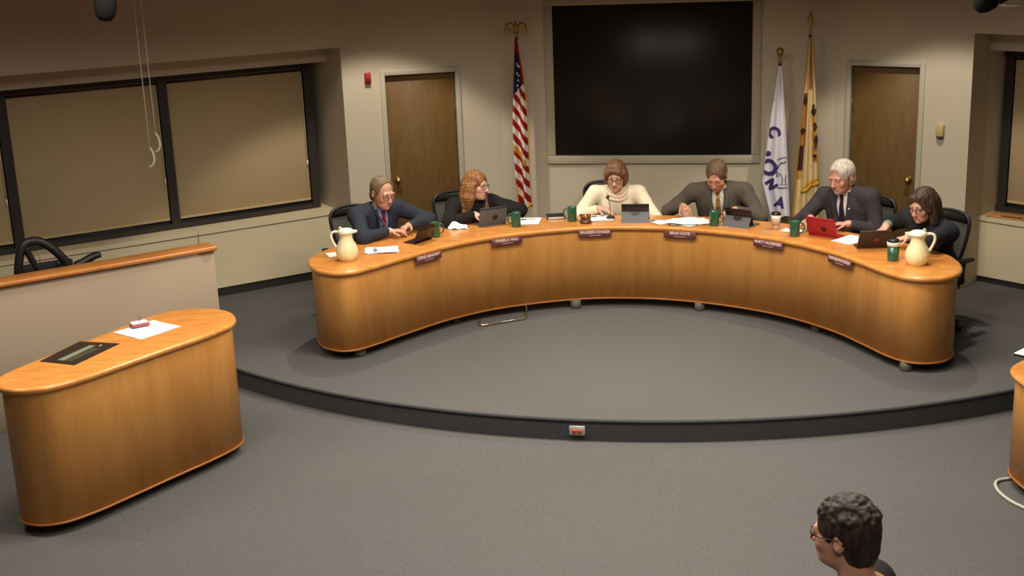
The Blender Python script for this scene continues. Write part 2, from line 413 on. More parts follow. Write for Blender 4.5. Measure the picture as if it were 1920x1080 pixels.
# mullion positions along the wall, from the photograph's right jamb leftwards
mL = [-0.135, -1.63, -3.11, -4.6, -6.1]
window(1, PL, -6.15, -0.09, mL, 0.55, 0.705, 2.205, 'long bronze framed window in the left wall niche', aL, A)
def roller(P, sa, sb, n0, zb, zt, ang, label, cat='window shade', group=None):
    q = thing('roller_shade', label, cat, (*P((sa + sb) / 2, n0), zb), ang, group)
    W = sb - sa
    MB().bevbox((0, 0, (zt - zb) / 2 + 0.01), (W, 0.004, zt - zb - 0.02), 0.001, 1).build('shade_cloth', SHADE, q)
    MB().bevbox((0, 0, 0.012), (W, 0.012, 0.024), 0.004).build('hem_bar', SHADE, q)
    h = MB(); h.tube([(-W / 2, 0.012, zt - zb - 0.02), (W / 2, 0.012, zt - zb - 0.02)], 0.02, 10); h.build('roller_tube', BRONZE, q)
    c = MB(); c.tube([(W / 2 - 0.012, -0.012, zt - zb - 0.05), (W / 2 - 0.012, -0.012, 0.42)], 0.004, 6); c.tube([(W / 2 - 0.012, -0.012, 0.42), (W / 2 - 0.012, -0.012, 0.36)], 0.009, 8); c.build('pull_cord', CORDW, q)
    return q
labs = ['tan roller shade in the left window, the pane nearest the left door', 'tan roller shade in the left window behind the two hanging cords', 'tan roller shade at the far left end of the left window', None]
for k in range(3):
    roller(PL, mL[k + 1] + 0.05, mL[k] - 0.05, 0.575, 0.79, 2.15, aL, labs[k], group=None)
# ---- right window wall
wr = MB()
wr.prism([PR(0, 0), PR(-0.05, 0.37), PR(-0.05, 1.0), PR(-0.3, 1.0), PR(-0.3, 0.1)], 0, ZC)
wr.prism([PR(-0.05, 0), PR(5, 0), PR(5, 0.36), PR(-0.05, 0.36)], 2.375, ZC)
wr.prism([PR(-0.09, 0.355), PR(5, 0.355), PR(5, 0.9), PR(-0.09, 0.9)], 2.195, ZC)
wr.prism([PR(5, 0), PR(7.5, 0), PR(7.5, 0.9), PR(5, 0.9)], ZF, ZC)
wr.prism([PR(-0.09, 0.68), PR(5, 0.68), PR(5, 0.9), PR(-0.09, 0.9)], ZF, 0.66)
struct(wr.build('wall_right', WALL))
cab = struct(link('trim_2', None)); cab['label'] = 'cream enamel heater cabinet and sill along the right window'
for k in range(3):
    s0_ = -0.052 + k * 1.5; s1_ = s0_ + 1.492
    c_ = MB(); c_.prism([PR(s0_, 0.35), PR(s1_, 0.35), PR(s1_, 0.66), PR(s0_, 0.66)], 0.06, 0.59); c_.build('cabinet_panel', RADP, cab)
    c_ = MB(); c_.prism([PR(s0_, 0.36), PR(s1_, 0.36), PR(s1_, 0.66), PR(s0_, 0.66)], 0.59, 0.60); c_.build('shadow_gap', BLACKB, cab)
    c_ = MB(); c_.prism([PR(s0_, 0.34), PR(s1_ + .004, 0.34), PR(s1_ + .004, 0.68), PR(s0_, 0.68)], 0.60, 0.645); c_.build('sill_board', RADP, cab)
b_ = MB(); b_.prism([PR(-0.05, 0.365), PR(5, 0.365), PR(5, 0.66), PR(-0.05, 0.66)], 0, 0.06); struct(b_.build('baseboard_right', BLACKB))
mR = [0.01, 1.5, 3.0, 4.5]
window(2, PR, -0.05, 4.55, mR, 0.61, 0.65, 2.17, 'bronze framed window in the right wall niche', aR, B)
roller(PR, mR[0] + 0.05, mR[1] - 0.05, 0.63, 0.74, 2.12, aR, 'grey tan roller shade in the right window at the frame edge')
cd = MB()
# ---- remaining walls, out of view
for nm, p, q in (('wall_front', (10, -3), (-10.5, -3)), ('wall_far_left', (FARL[0], -3), FARL), ('wall_far_right', FARR, (FARR[0], -3))):
    w_ = MB(); wall_prism(w_, p, q, ZF, ZC); struct(w_.build(nm, WALL))

# ------------------------------------------------------------------ curved desks
def desk(root, outline, ztop, zbot, ring=None, feet=(), thick=0.04, tilt=None, hole=None):
    n = len(outline)
    a = sum(outline[i][0] * outline[(i + 1) % n][1] - outline[(i + 1) % n][0] * outline[i][1] for i in range(n))
    if a < 0: outline = outline[::-1]
    prof = [(0.03, -thick), (0.008, -thick)] + [(0.02 - 0.02 * math.sin(t), -0.02 + 0.02 * math.cos(t) - (thick - 0.04) * (t > 1.57)) for t in np.linspace(math.pi * 0.75, 0, 7)] + [(0.06, 0.0)]
    top = MB(); V = []
    for d, dz in prof: V += [(*p, ztop + dz) for p in inset(outline, d)]
    Fc = [(k * n + i, k * n + (i + 1) % n, (k + 1) * n + (i + 1) % n, (k + 1) * n + i) for k in range(len(prof) - 1) for i in range(n)]
    top.add(V, Fc, 0, True)
    m = len(prof) - 1
    top.add([V[m * n + i] for i in range(n)], [list(range(n))], 0, False)
    top.add([V[i] for i in range(n)], [list(range(n))[::-1]], 0, False)
    top.build('desktop', DESKTOP, root)
    body = inset(outline, 0.034); inner = inset(outline, 0.06)
    idx = list(range(n)) if ring is None else [i for i in range(n) if ring(body[i])]
    if ring is not None:                                            # start the open strip after its gap
        g = max(range(len(idx)), key=lambda k: (idx[k] - idx[k - 1]) % n); idx = idx[g:] + idx[:g]
    m = len(idx); cyc = ring is None
    S = [0.0]
    for k in range(1, m + 1): 
        a_, b_ = body[idx[k - 1]], body[idx[k % m]]; S.append(S[-1] + math.hypot(a_[0] - b_[0], a_[1] - b_[1]))
    zt = ztop - thick - 0.0
    pm = MB()
    vo = [(*body[i], zbot) for i in idx] + [(*body[i], zt) for i in idx] + [(*inner[i], zbot) for i in idx] + [(*inner[i], zt) for i in idx]
    Fo, U = [], []
    for k in range(m if cyc else m - 1):
        j = (k + 1) % m
        Fo.append((k, j, m + j, m + k)); U.append([(S[k], zbot), (S[k + 1], zbot), (S[k + 1], zt), (S[k], zt)])
        Fo.append((2 * m + j, 2 * m + k, 3 * m + k, 3 * m + j)); U.append([(S[k + 1], zbot), (S[k], zbot), (S[k], zt), (S[k + 1], zt)])
        Fo.append((j, k, 2 * m + k, 2 * m + j)); U.append([(S[k], 0)] * 4)
    if not cyc:
        for k in (0, m - 1): Fo.append((k, m + k, 3 * m + k, 2 * m + k)); U.append([(S[k], 0), (S[k], zt), (S[k] + .03, zt), (S[k] + .03, 0)])
    pm.add(vo, Fo, 0, True, U); pm.build('front_panel', VENEER, root)
    tr = MB(); o1 = inset(outline, 0.028); o2 = inset(outline, 0.05)
    vo = [(*o1[i], zbot - 0.004) for i in idx] + [(*o1[i], zbot + 0.010) for i in idx] + [(*o2[i], zbot - 0.004) for i in idx] + [(*o2[i], zbot + 0.010) for i in idx]
    Fo = []
    for k in range(m if cyc else m - 1):
        j = (k + 1) % m
        Fo += [(k, j, m + j, m + k), (m + k, m + j, 3 * m + j, 3 * m + k), (j, k, 2 * m + k, 2 * m + j)]
    tr.add(vo, Fo, 0, True); tr.build('bottom_trim', TRIMW, root)
    for fx, fy, fz in feet:
        q = MB(); q.lathe([(0.045, 0), (0.05, 0.004), (0.05, zbot - fz)], (fx, fy, fz), 18); q.build('foot', FOOTM, root)
DZ = 0.775
ctrl = [(-2.64, .44), (-2.557, .44), (-2.44, .352), (-2.30, .315), (-2.17, .375), (-2.05, .55), (-1.88, .87), (-1.59, 1.345), (-1.194, 1.735), (-.588, 2.05), (-.034, 2.128), (.455, 2.058), (.935, 1.875),
        (1.304, 1.64), (1.652, 1.295), (1.88, .96), (2.01, .745), (2.13, .595), (2.25, .52), (2.38, .515), (2.50, .575), (2.585, .69), (2.625, .86), (2.615, 1.06), (2.55, 1.28), (2.32, 1.58),
        (2.0, 1.87), (1.60, 2.16), (1.10, 2.40), (.6, 2.565), (.1, 2.62), (-.6, 2.575), (-1.09, 2.44), (-1.5, 2.27), (-1.86, 2.04), (-2.2, 1.76), (-2.5, 1.42), (-2.66, 1.12), (-2.70, .85), (-2.695, .68)]
ctrl = ctrl[1:]
dk = thing('council_desk', 'long crescent shaped wooden council desk standing on the carpeted dais', 'desk', (CEN.x, CEN.y, 0), AX)
out = spline(ctrl, 4)
def ring_main(p):
    r = math.hypot(*p)
    return r < 2.3 or p[1] < 1.25
desk(dk, out, DZ, 0.08, ring_main, [(-2.21, .50, 0), (-1.65, 1.52, 0), (-.635, 2.075, 0), (.51, 2.115, 0), (1.55, 1.58, 0), (2.22, .62, 0), (-1.0, 2.3, 0), (.9, 2.3, 0)])
lo_ = [(-3.22, 7.56), (-3.158, 7.475), (-3.042, 7.424), (-2.93, 7.43), (-2.829, 7.475), (-2.70, 7.60), (-2.584, 7.75), (-2.336, 8.098), (-2.12, 8.393), (-1.997, 8.597), (-1.96, 8.74), (-1.993, 8.879), (-2.06, 8.99), (-2.193, 9.076),
       (-2.38, 9.09), (-2.565, 9.00), (-2.70, 8.80), (-2.83, 8.535), (-3.044, 8.13), (-3.188, 7.85), (-3.24, 7.69)]
ld = thing('curved_desk', 'tall curved wooden desk with inset black panel at the left of the photo', 'desk', (-2.6, 8.25, ZF))
desk(ld, [(x + 2.6, y - 8.25) for x, y in spline(lo_, 4)], 0.83 - ZF, 0.075, None, [(-.35, -.55, 0), (.35, .25, 0), (-.1, -.1, 0), (.25, .6, 0)])
# the inset black panel with its grey bar
def LD(x, y): return (x + 2.6, y - 8.25)
ip = MB(); ip.prism([LD(-3.074, 7.957), LD(-2.94, 8.358), LD(-2.649, 8.276), LD(-2.816, 7.852)], 0.998, 1.002); ip.build('inset_panel', mat('inset_black', (52, 38, 30), 0.35), ld)
ip = MB(); ip.prism([LD(-2.96, 7.955), LD(-2.84, 8.25), LD(-2.80, 8.238), LD(-2.915, 7.94)], 1.002, 1.006); ip.build('inset_bar', mat('inset_grey', (128, 130, 112), 0.4), ld)
ip = MB(); ip.prism([LD(-2.90, 7.94), LD(-2.80, 8.19), LD(-2.755, 8.17), LD(-2.862, 7.92)], 1.002, 1.004); ip.build('inset_glass', mat('inset_dark_glass', (70, 74, 64), 0.15), ld)
ip = MB(); ip.prism([LD(-2.775, 8.23), LD(-2.765, 8.255), LD(-2.757, 8.253), LD(-2.767, 8.228)], 1.002, 1.005); ip.build('indicator', mat('indicator_pale', (190, 196, 180), 0.4), ld)
rd_ = []
for x, y in lo_:
    q = Vector((x - CEN.x, y - CEN.y)); lx = q.x * math.cos(AX) + q.y * math.sin(AX); ly = -q.x * math.sin(AX) + q.y * math.cos(AX)
    p = L2W(-lx, ly); rd_.append((p.x, p.y))
offx = 3.128 - min(p[0] for p in rd_)
oy = 7.62 - min(rd_, key=lambda p: p[0])[1]
rdk = thing('curved_desk', 'curved wooden desk cut off by the right edge of the photo', 'desk', (3.4, 7.0, ZF))
desk(rdk, [(x + offx - 3.4, y + oy - 7.0) for x, y in spline(rd_, 4)], 0.775, 0.075, None, [(0.0, 0.5, 0), (0.15, -0.2, 0)])

# ------------------------------------------------------------------ partition at the left
pa, pb = Vector((-2.43, 10.31, 0)), Vector((-5.6, 8.20, 0))
pv = (pb - pa).normalized(); pang = math.atan2(-pv.y, -pv.x)
pt = thing('half_height_partition', 'half height beige partition with a wooden cap behind the left desk', 'partition', (pa.x, pa.y, ZF), pang)
PLn = (pb - pa).length
MB().bevbox((-PLn / 2, 0.06, 0.569), (PLn, 0.10, 1.138), 0.004, 1).build('panel', PARTP, pt)
cpb = MB()
cpb.bevbox((-PLn / 2 + 0.01, 0.07, 1.158), (PLn + 0.02, 0.20, 0.04), 0.015, 3); cpb.build('wooden_cap', CAPW, pt)

# ------------------------------------------------------------------ signed distance modelling of figures
class SDF:
    def __init__(s, lo, hi, h):
        s.h = h; s.lo = np.array(lo, float); s.n = np.ceil((np.array(hi) - s.lo) / h).astype(int) + 1
        s.F = np.full(s.n, 0.08, np.float32)
    def _reg(s, lo, hi):
        a = np.clip(np.floor((lo - s.lo) / s.h).astype(int), 0, s.n); b = np.clip(np.ceil((hi - s.lo) / s.h).astype(int) + 1, 0, s.n)
        if np.any(b <= a): return None, None
        g = [s.lo[i] + s.h * np.arange(a[i], b[i]) for i in range(3)]
        X = np.stack(np.meshgrid(*g, indexing='ij'), -1)
        return tuple(slice(a[i], b[i]) for i in range(3)), X
    def _mix(s, sl, d, k, sub):
        f = s.F[sl]
        if sub:
            d = -d; hh = np.maximum(k - np.abs(f - d), 0) / max(k, 1e-6); s.F[sl] = np.maximum(f, d) + hh * hh * k * .25
        else:
            hh = np.maximum(k - np.abs(f - d), 0) / max(k, 1e-6); s.F[sl] = np.minimum(f, d) - hh * hh * k * .25
    def rc(s, a, b, ra, rb, k=0.02, sub=False, flat=None):
        a = np.array(a, float); b = np.array(b, float); m = max(ra, rb) + k + 0.03
        sl, X = s._reg(np.minimum(a, b) - m, np.maximum(a, b) + m)
        if sl is None: return
        ab = b - a; P = X - a; t = np.clip(P @ ab / max(ab @ ab, 1e-9), 0, 1)
        Q = P - t[..., None] * ab
        if flat is not None:
            fd, ff = np.array(flat[0], float), flat[1]
            Q = Q + (ff - 1) * (Q @ fd)[..., None] * fd
        s._mix(sl, np.linalg.norm(Q, axis=-1) - (ra + (rb - ra) * t), k, sub)
    def el(s, c, r, M=None, k=0.02, sub=False):
        c = np.array(c, float); r = np.array(r, float); M = np.eye(3) if M is None else np.array(M)
        m = np.abs(M.T) @ r + k + 0.03
        sl, X = s._reg(c - m, c + m)
        if sl is None: return
        Q = (X - c) @ M.T; k0 = np.linalg.norm(Q / r, axis=-1); k1 = np.linalg.norm(Q / (r * r), axis=-1)
        s._mix(sl, k0 * (k0 - 1) / np.maximum(k1, 1e-6), k, sub)
    def noise(s, fn):
        g = [s.lo[i] + s.h * np.arange(s.n[i]) for i in range(3)]
        X = np.stack(np.meshgrid(*g, indexing='ij'), -1); s.F += fn(X).astype(np.float32)
    def mesh(s):
        F = s.F; F[0] = F[-1] = 0.05; F[:, 0] = F[:, -1] = 0.05; F[:, :, 0] = F[:, :, -1] = 0.05
        S = F < 0; nx, ny, nz = F.shape
        acc = np.zeros((nx - 1, ny - 1, nz - 1, 3), np.float32); cnt = np.zeros((nx - 1, ny - 1, nz - 1), np.float32)
        sh = (nx - 1, ny - 1, nz - 1)
        for ax in range(3):
            for u in (0, 1):
                for v in (0, 1):
                    o = [0, 0, 0]; oa = [i for i in range(3) if i != ax]; o[oa[0]] = u; o[oa[1]] = v
                    e = list(o); e[ax] = 1
                    s0 = tuple(slice(o[i], o[i] + sh[i]) for i in range(3)); s1 = tuple(slice(e[i], e[i] + sh[i]) for i in range(3))
                    m = S[s0] != S[s1]; f0 = F[s0][m]; f1 = F[s1][m]; t = f0 / (f0 - f1)
                    p = np.empty((len(t), 3), np.float32); p[:] = o; p[:, ax] = t
                    acc[m] += p; cnt[m] += 1
        act = cnt > 0; idx = np.full(sh, -1, np.int64); idx[act] = np.arange(act.sum())
        ijk = np.argwhere(act); V = (ijk + acc[act] / cnt[act][:, None]) * s.h + s.lo
        Q = []
        for ax in range(3):
            oa = [(1, 2), (2, 0), (0, 1)][ax]
            s0 = [slice(1, -1)] * 3; s1 = [slice(1, -1)] * 3; s0[ax] = slice(0, -1); s1[ax] = slice(1, None)
            a_, b_ = S[tuple(s0)], S[tuple(s1)]
            m = a_ != b_; c = np.argwhere(m); off = np.ones(3, int); off[ax] = 0; c = c + off
            u = np.zeros(3, int); u[oa[0]] = 1; v = np.zeros(3, int); v[oa[1]] = 1
            q = np.stack([idx[tuple((c - u - v).T)], idx[tuple((c - v).T)], idx[tuple(c.T)], idx[tuple((c - u).T)]], 1)
            fl_ = ~a_[m]; q[fl_] = q[fl_][:, ::-1]; Q.append(q)
        return V, np.concatenate(Q)
def np_obj(name, V, Q, mats, parent, tint=None, smooth=True):
    me = bpy.data.meshes.new(name); me.from_pydata(V.tolist(), [], Q.tolist())
    for m in (mats if isinstance(mats, list) else [mats]): me.materials.append(m)
    me.polygons.foreach_set('use_smooth', [smooth] * len(me.polygons))
    if tint is not None:
        at = me.color_attributes.new('tint', 'FLOAT_COLOR', 'POINT')
        at.data.foreach_set('color', np.c_[tint, np.ones(len(tint))].astype(np.float32).ravel())
    me.update(); return link(name, me, parent)
def tint_mat(name, rough=0.5, sss=0.0):
    m = bpy.data.materials.new(name); m.use_nodes = True; nt = m.node_tree; b = nt.nodes['Principled BSDF']
    a = nt.nodes.new('ShaderNodeAttribute'); a.attribute_name = 'tint'
    n = nt.nodes.new('ShaderNodeTexNoise'); n.inputs['Scale'].default_value = 60
    x = nt.nodes.new('ShaderNodeMix'); x.data_type = 'RGBA'; x.blend_type = 'MULTIPLY'; x.inputs['Factor'].default_value = 0.15
    nt.links.new(a.outputs['Color'], x.inputs['A']); nt.links.new(n.outputs['Color'], x.inputs['B'])
    nt.links.new(x.outputs['Result'], b.inputs['Base Color']); b.inputs['Roughness'].default_value = rough
    return m
SKIN = tint_mat('skin', 0.5)
HAIRS = {}
def hairmat(rgb, lo):
    k = (rgb, lo)
    if k not in HAIRS: HAIRS[k] = mat('hair', rgb, 0.55, 0.4, noise=0.3, nscale=50, lo=lo, bump=0.25, bscale=200, stretch=(1, 1, 0.25))
    return HAIRS[k]
EYEW = mat('eye_white', (225, 218, 208), 0.2); EYED = mat('eye_iris', (46, 34, 26), 0.2)
def rotz(a): c, s = math.cos(a), math.sin(a); return np.array([[c, -s, 0], [s, c, 0], [0, 0, 1]])
def rotx(a): c, s = math.cos(a), math.sin(a); return np.array([[1, 0, 0], [0, c, -s], [0, s, c]])
def roty(a): c, s = math.cos(a), math.sin(a); return np.array([[c, 0, s], [0, 1, 0], [-s, 0, c]])
def unit(v): v = np.array(v, float); return v / np.linalg.norm(v)
def ik(S, W, l1, l2, pole):
    d = W - S; L = np.linalg.norm(d); L2 = min(L, (l1 + l2) * .995); u = d / L
    a = (l1 * l1 - l2 * l2 + L2 * L2) / (2 * L2); h = math.sqrt(max(l1 * l1 - a * a, 1e-6))
    p = np.array(pole, float); p = unit(p - (p @ u) * u)
    return S + u * a * L / L2 + p * h
def fabric(name, rgb, noise=0.12, ns=120, lo=None, rough=0.85): return mat(name, rgb, rough, 0.2, noise=noise, nscale=ns, lo=lo, bump=0.15, bscale=500)

def person(name, label, loc, rz, P=(0, 0, .575), head=(0, -.2, 1.15), hyaw=0, hpitch=10, hroll=0, hs=1.08, sw=.195, g=1.0, belly=0.0, arms=None, outfit=None, hair=None, ndrop=.085,
           skin=(218, 164, 138), beard=None, specs=None, seated=True, vox=.0058, knees=None, female=False, brow=(80, 60, 46)):
    root = thing(name, label, 'person', loc, rz)
    P = np.array(P, float); Hc = np.array(head, float)
    RH = rotz(R(hyaw)) @ rotx(R(hpitch)) @ roty(R(hroll))
    def h2(p): return Hc + RH @ (np.array(p, float) * hs)
    N = Hc + (RH @ np.array([0, .035, -.10])) * hs * 0.6 + np.array([0, .035, -ndrop]) * hs
    u = unit(N - P); r = np.array([1.0, 0, 0]); f = unit(np.cross(r, u)); r = np.cross(u, f)
    T = np.stack([r, -f, u])                                       # world -> torso axes
    tl = np.linalg.norm(N - P)
    def tp_(a, b, c): return N + r * a + u * b + f * c              # across, up from the neck, to the front
    sw = sw * 1.1; g = g * 1.1; ga = g ** .4
    SH = {s: tp_(s * sw, -.035, .0) for s in (-1, 1)}
    arms = arms or {}
    HAND = {}
    for s in (-1, 1):
        ar = arms.get(s) or dict(w=(s * .3, -.05, .5), d=(0, -.5, -1), n=(-s, 0, 0))
        W = np.array(ar['w'], float); E = ik(SH[s], W, .305 * ar.get('len', 1), .265 * ar.get('len', 1), ar.get('pole', (s * .8, .2, -.32)))
        HAND[s] = (W, E, unit(ar['d']), unit(ar['n']), ar.get('curl', .5))
    HP = {s: P + np.array([s * .09, 0, -.02]) for s in (-1, 1)}
    if seated:
        kn = {s: np.array([s * .13, P[1] - .43, P[2] - .045]) for s in (-1, 1)}; an = {s: np.array([s * .13, P[1] - .40, .09]) for s in (-1, 1)}
    else:
        kn = {s: np.array([s * .10, P[1] - .02, P[2] * .53]) for s in (-1, 1)}; an = {s: np.array([s * .11, P[1] + .02, .085]) for s in (-1, 1)}
    def torso(S, o, k=.05):
        S.el(P + u * .02, (.155 * g + o, .125 + o, .125 + o), T, k)
        S.el(P + u * tl * .36 + f * (.02 + belly * .5), (.148 * g + belly * .4 + o, .108 + belly + o, .17 + o), T, k)
        S.el(P + u * tl * .66 + f * .012, (.162 * g + o, .112 + (.012 if female else 0) + o, .17 + o), T, k)
        if female:
            for s in (-1, 1): S.el(P + u * tl * .62 + f * .085 + r * s * .07, (.062 + o, .055 + o, .06 + o), T, .03)
        for s in (-1, 1):
            S.rc(tp_(s * .03, -.05, -.02), SH[s], .072 + o, .058 + o, .04)
            S.rc(tp_(s * .035, .015, -.015), tp_(s * sw * .8, -.03, -.005), .03 + o, .035 + o, .04)
    def arm(S, o, s, end=0.0, k=.03):
        W, E = HAND[s][0], HAND[s][1]; W2 = W + unit(E - W) * end
        S.rc(SH[s], E, .056 * ga + o, .044 + o, k); S.rc(E, W2, .043 + o, .030 + o * .9, k)
    def legs(S, o, k=.03, shoe=True):
        for s in (-1, 1):
            S.rc(HP[s], kn[s], .085 * g + o, .058 + o, .04); S.rc(kn[s], an[s] + np.array([0, 0, .02]), .055 + o, .036 + o, k)
            if shoe: S.rc(an[s] + [0, .01, -.03], an[s] + [s * .02, -.15, -.045], .036, .032, .02)
    lo = np.minimum.reduce([Hc - .2, *[HAND[s][0] - .22 for s in (-1, 1)], *[HAND[s][1] - .1 for s in (-1, 1)], P - .22, *[an[s] - [.1, .22, .09] for s in (-1, 1)]])
    hi = np.maximum.reduce([Hc + .2, *[HAND[s][0] + .22 for s in (-1, 1)], *[HAND[s][1] + .1 for s in (-1, 1)], P + .2, *[SH[s] + .12 for s in (-1, 1)]])
    # ---- body: one surface with head, neck, trunk, arms, hands, legs
    S = SDF(lo, hi, vox)
    torso(S, -.008); legs(S, -.006)
    nr = .052 if female else .06
    S.rc(N - u * .03, h2((0, .03, -.055)), nr, nr * .95, .03)
    S.el(h2((0, .018, .036)), np.array((.077, .097, .084)) * hs, RH.T, .02)
    S.el(h2((0, -.028, -.03)), np.array((.064, .068, .085)) * hs, RH.T, .03)
    S.el(h2((0, -.042, -.082)), np.array((.047, .046, .036)) * hs, RH.T, .03)
    S.el(h2((0, -.076, -.098)), np.array((.02, .018, .016)) * hs, RH.T, .02)
    for s in (-1, 1):
        S.el(h2((s * .034, -.097, .004)), np.array((.019, .016, .012)) * hs, RH.T, .012, True)
        S.el(h2((s * .033, -.0795, .0085)), np.array((.017, .0145, .0085)) * hs, RH.T, .004)
    S.rc(h2((-.038, -.085, .024)), h2((.038, -.085, .024)), .011 * hs, .011 * hs, .016)
    S.rc(h2((0, -.092, .012)), h2((0, -.116, -.030)), .008 * hs, .0125 * hs, .012)
    for s in (-1, 1):
        S.el(h2((s * .011, -.105, -.034)), np.array((.009, .01, .008)) * hs, RH.T, .008)
        S.el(h2((s * .043, -.068, -.026)), np.array((.022, .018, .022)) * hs, RH.T, .02)
        S.el(h2((s * .079, .014, -.004)), np.array((.011, .02, .034)) * hs, (RH @ rotz(s * .35)).T, .008)
        S.el(h2((s * .090, .008, .0)), np.array((.006, .010, .018)) * hs, RH.T, .006, True)
    S.rc(h2((-.019, -.093, -.062)), h2((.019, -.093, -.062)), .0055 * hs, .0055 * hs, .006)
    S.rc(h2((-.017, -.091, -.074)), h2((.017, -.091, -.074)), .0065 * hs, .0065 * hs, .006)
    for s in (-1, 1):
        arm(S, -.003, s)
        W, E, d, nn, curl = HAND[s]
        lat = unit(np.cross(nn, d)) * (-s)                          # towards the thumb side (inner side when palms face down)
        nn = unit(np.cross(d, lat)) if np.cross(d, lat) @ nn > 0 else -unit(np.cross(d, lat))
        pc = W + d * .052
        S.rc(W, W + d * .02, .028, .028, .02)
        S.rc(W + d * .025, W + d * .082, .036, .040, .02, flat=(nn, 2.4))
        for q, (off, ln) in enumerate(((.030, .95), (.010, 1.06), (-.011, 1.0), (-.031, .8))):
            a = W + d * (.088 - .006 * (q == 3)) + lat * off; dd = d + lat * off * 1.5; dd = unit(dd)
            rad = .0086
            for seg, L_ in enumerate((.044, .027, .021)):
                ang = curl * (.55, .75, .5)[seg] * (1 + .12 * q)
                dd = unit(dd * math.cos(ang) + nn * math.sin(ang)); b = a + dd * L_ * ln
                S.rc(a, b, rad, rad * .92, .005); a = b; rad *= .92
        a = W + d * .03 + lat * .026; dd = unit(d * .62 + lat * .72 + nn * .25)
        for L_, rad in ((.04, .0115), (.03, .0098), (.024, .0088)):
            b = a + dd * L_; S.rc(a, b, rad, rad * .93, .008); a = b; dd = unit(dd + d * .35 + nn * .25 - lat * .2)
    V, Q = S.mesh()
    base = np.array(lin(skin)); C = np.tile(base, (len(V), 1))
    hl = (V - Hc) @ RH / hs
    def blob(c, rr): return np.clip(1.3 - np.linalg.norm((hl - np.array(c)) / np.array(rr), axis=1), 0, 1)[:, None]
    m = blob((0, -.098, -.068), (.028, .02, .014)); C = C * (1 - m * .55) + np.array(lin((150, 70, 62))) * m * .55
    for s in (-1, 1):
        m = blob((s * .045, -.08, -.03), (.03, .04, .03)); C = C * (1 - m * .2) + np.array(lin((205, 110, 92))) * m * .2
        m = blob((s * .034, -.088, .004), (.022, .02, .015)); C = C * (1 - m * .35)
    if beard:
        m = np.clip(blob((0, -.08, -.098), (.034, .04, .028)) * 1.5, 0, 1) * beard[1]; C = C * (1 - m) + np.array(lin(beard[0])) * m
        m = blob((0, -.1, -.05), (.03, .025, .01)) * beard[1]; C = C * (1 - m) + np.array(lin(beard[0])) * m
    body = np_obj('body', V, Q, SKIN, root, C)
    # ---- eyes and brows
    for s in (-1, 1):
        e = MB(); e.ball(h2((s * .033, -.0815, .003)), .0125 * hs, 12, 0); e.ball(h2((s * .033, -.0905, .0015)), .0052 * hs, 8, 1)
        e.build('eye', [EYEW, EYED], root)
        b = MB(); b.tube([h2((s * x, y, z)) for x, y, z in ((.014, -.098, .026), (.03, -.097, .031), (.046, -.086, .027))], [.002 * hs, .0026 * hs, .0016 * hs], 6)
        b.build('eyebrow', hairmat(brow, brow), root)
    # ---- hair
    if hair: hair(root, h2, Hc, RH, hs, dict(tp=tp_, N=N, u=u, f=f, r=r))
    if specs:
        gmb = MB()
        for s in (-1, 1):
            loop = [h2((s * .034 + .023 * math.copysign(abs(math.cos(t)) ** .7, math.cos(t)), -.106 + .012 * abs(math.cos(t)) * (1 if s * math.cos(t) > 0 else 0), .001 + .017 * math.copysign(abs(math.sin(t)) ** .7, math.sin(t)))) for t in np.linspace(0, 2 * math.pi, 18, endpoint=False)]
            gmb.tube(loop, specs[1] * hs, 6, closed=True)
            gmb.tube([h2((s * .057, -.096, .005)), h2((s * .078, -.05, .006)), h2((s * .085, .012, .012)), h2((s * .083, .03, -.006))], specs[1] * hs, 6)
        gmb.tube([h2((-.012, -.108, .004)), h2((0, -.114, .007)), h2((.012, -.108, .004))], specs[1] * hs, 6)
        gmb.build('glasses', specs[0], root)
    # ---- clothes
    oc = outfit
    legS = SDF(np.minimum.reduce([P - .25, *[an[s] - .15 for s in (-1, 1)]]), np.maximum.reduce([P + [.25, .25, .25], *[kn[s] + .12 for s in (-1, 1)]]), .009)
    legs(legS, .012, shoe=False); legS.el(P, (.158 * g + .005, .13, .11), T, .05)
    V, Q = legS.mesh(); np_obj('trousers', V, Q, oc['trousers'], root)
    for s in (-1, 1):
        q = SDF(an[s] - [.09, .24, .1], an[s] + [.09, .09, .06], .008)
        q.rc(an[s] + [0, .015, -.04], an[s] + [s * .02, -.16, -.05], .044, .036, .02); q.rc(an[s] + [0, .01, -.03], an[s], .042, .04, .02)
        V, Q = q.mesh(); V[:, 2] = np.maximum(V[:, 2], .001); np_obj('shoe', V, Q, BLACKP, root)
    tlo = np.minimum.reduce([P - .26, *[HAND[s][0] - .1 for s in (-1, 1)], *[HAND[s][1] - .12 for s in (-1, 1)]]); thi = np.maximum.reduce([Hc + [.16, .16, -.02], *[HAND[s][0] + .1 for s in (-1, 1)], *[HAND[s][1] + .12 for s in (-1, 1)], P + .26, *[SH[s] + .14 for s in (-1, 1)]])
    def cut_faces(V, Q, keep):
        k = keep[Q].all(1); Q = Q[k]; used = np.unique(Q); mp = np.full(len(V), -1); mp[used] = np.arange(len(used)); return V[used], mp[Q]
    trees = []
    def wrinkle(amp):
        return lambda X: amp * (np.sin(X @ np.array([31., 17, 45])) + np.sin(X @ np.array([-23., 41, 29]) + 1.3) + .6 * np.sin(X @ np.array([60., -35, 70])))
    def add_tree(V, Q): trees.append(BVHTree.FromPolygons([Vector(p) for p in V.tolist()], Q.tolist()))
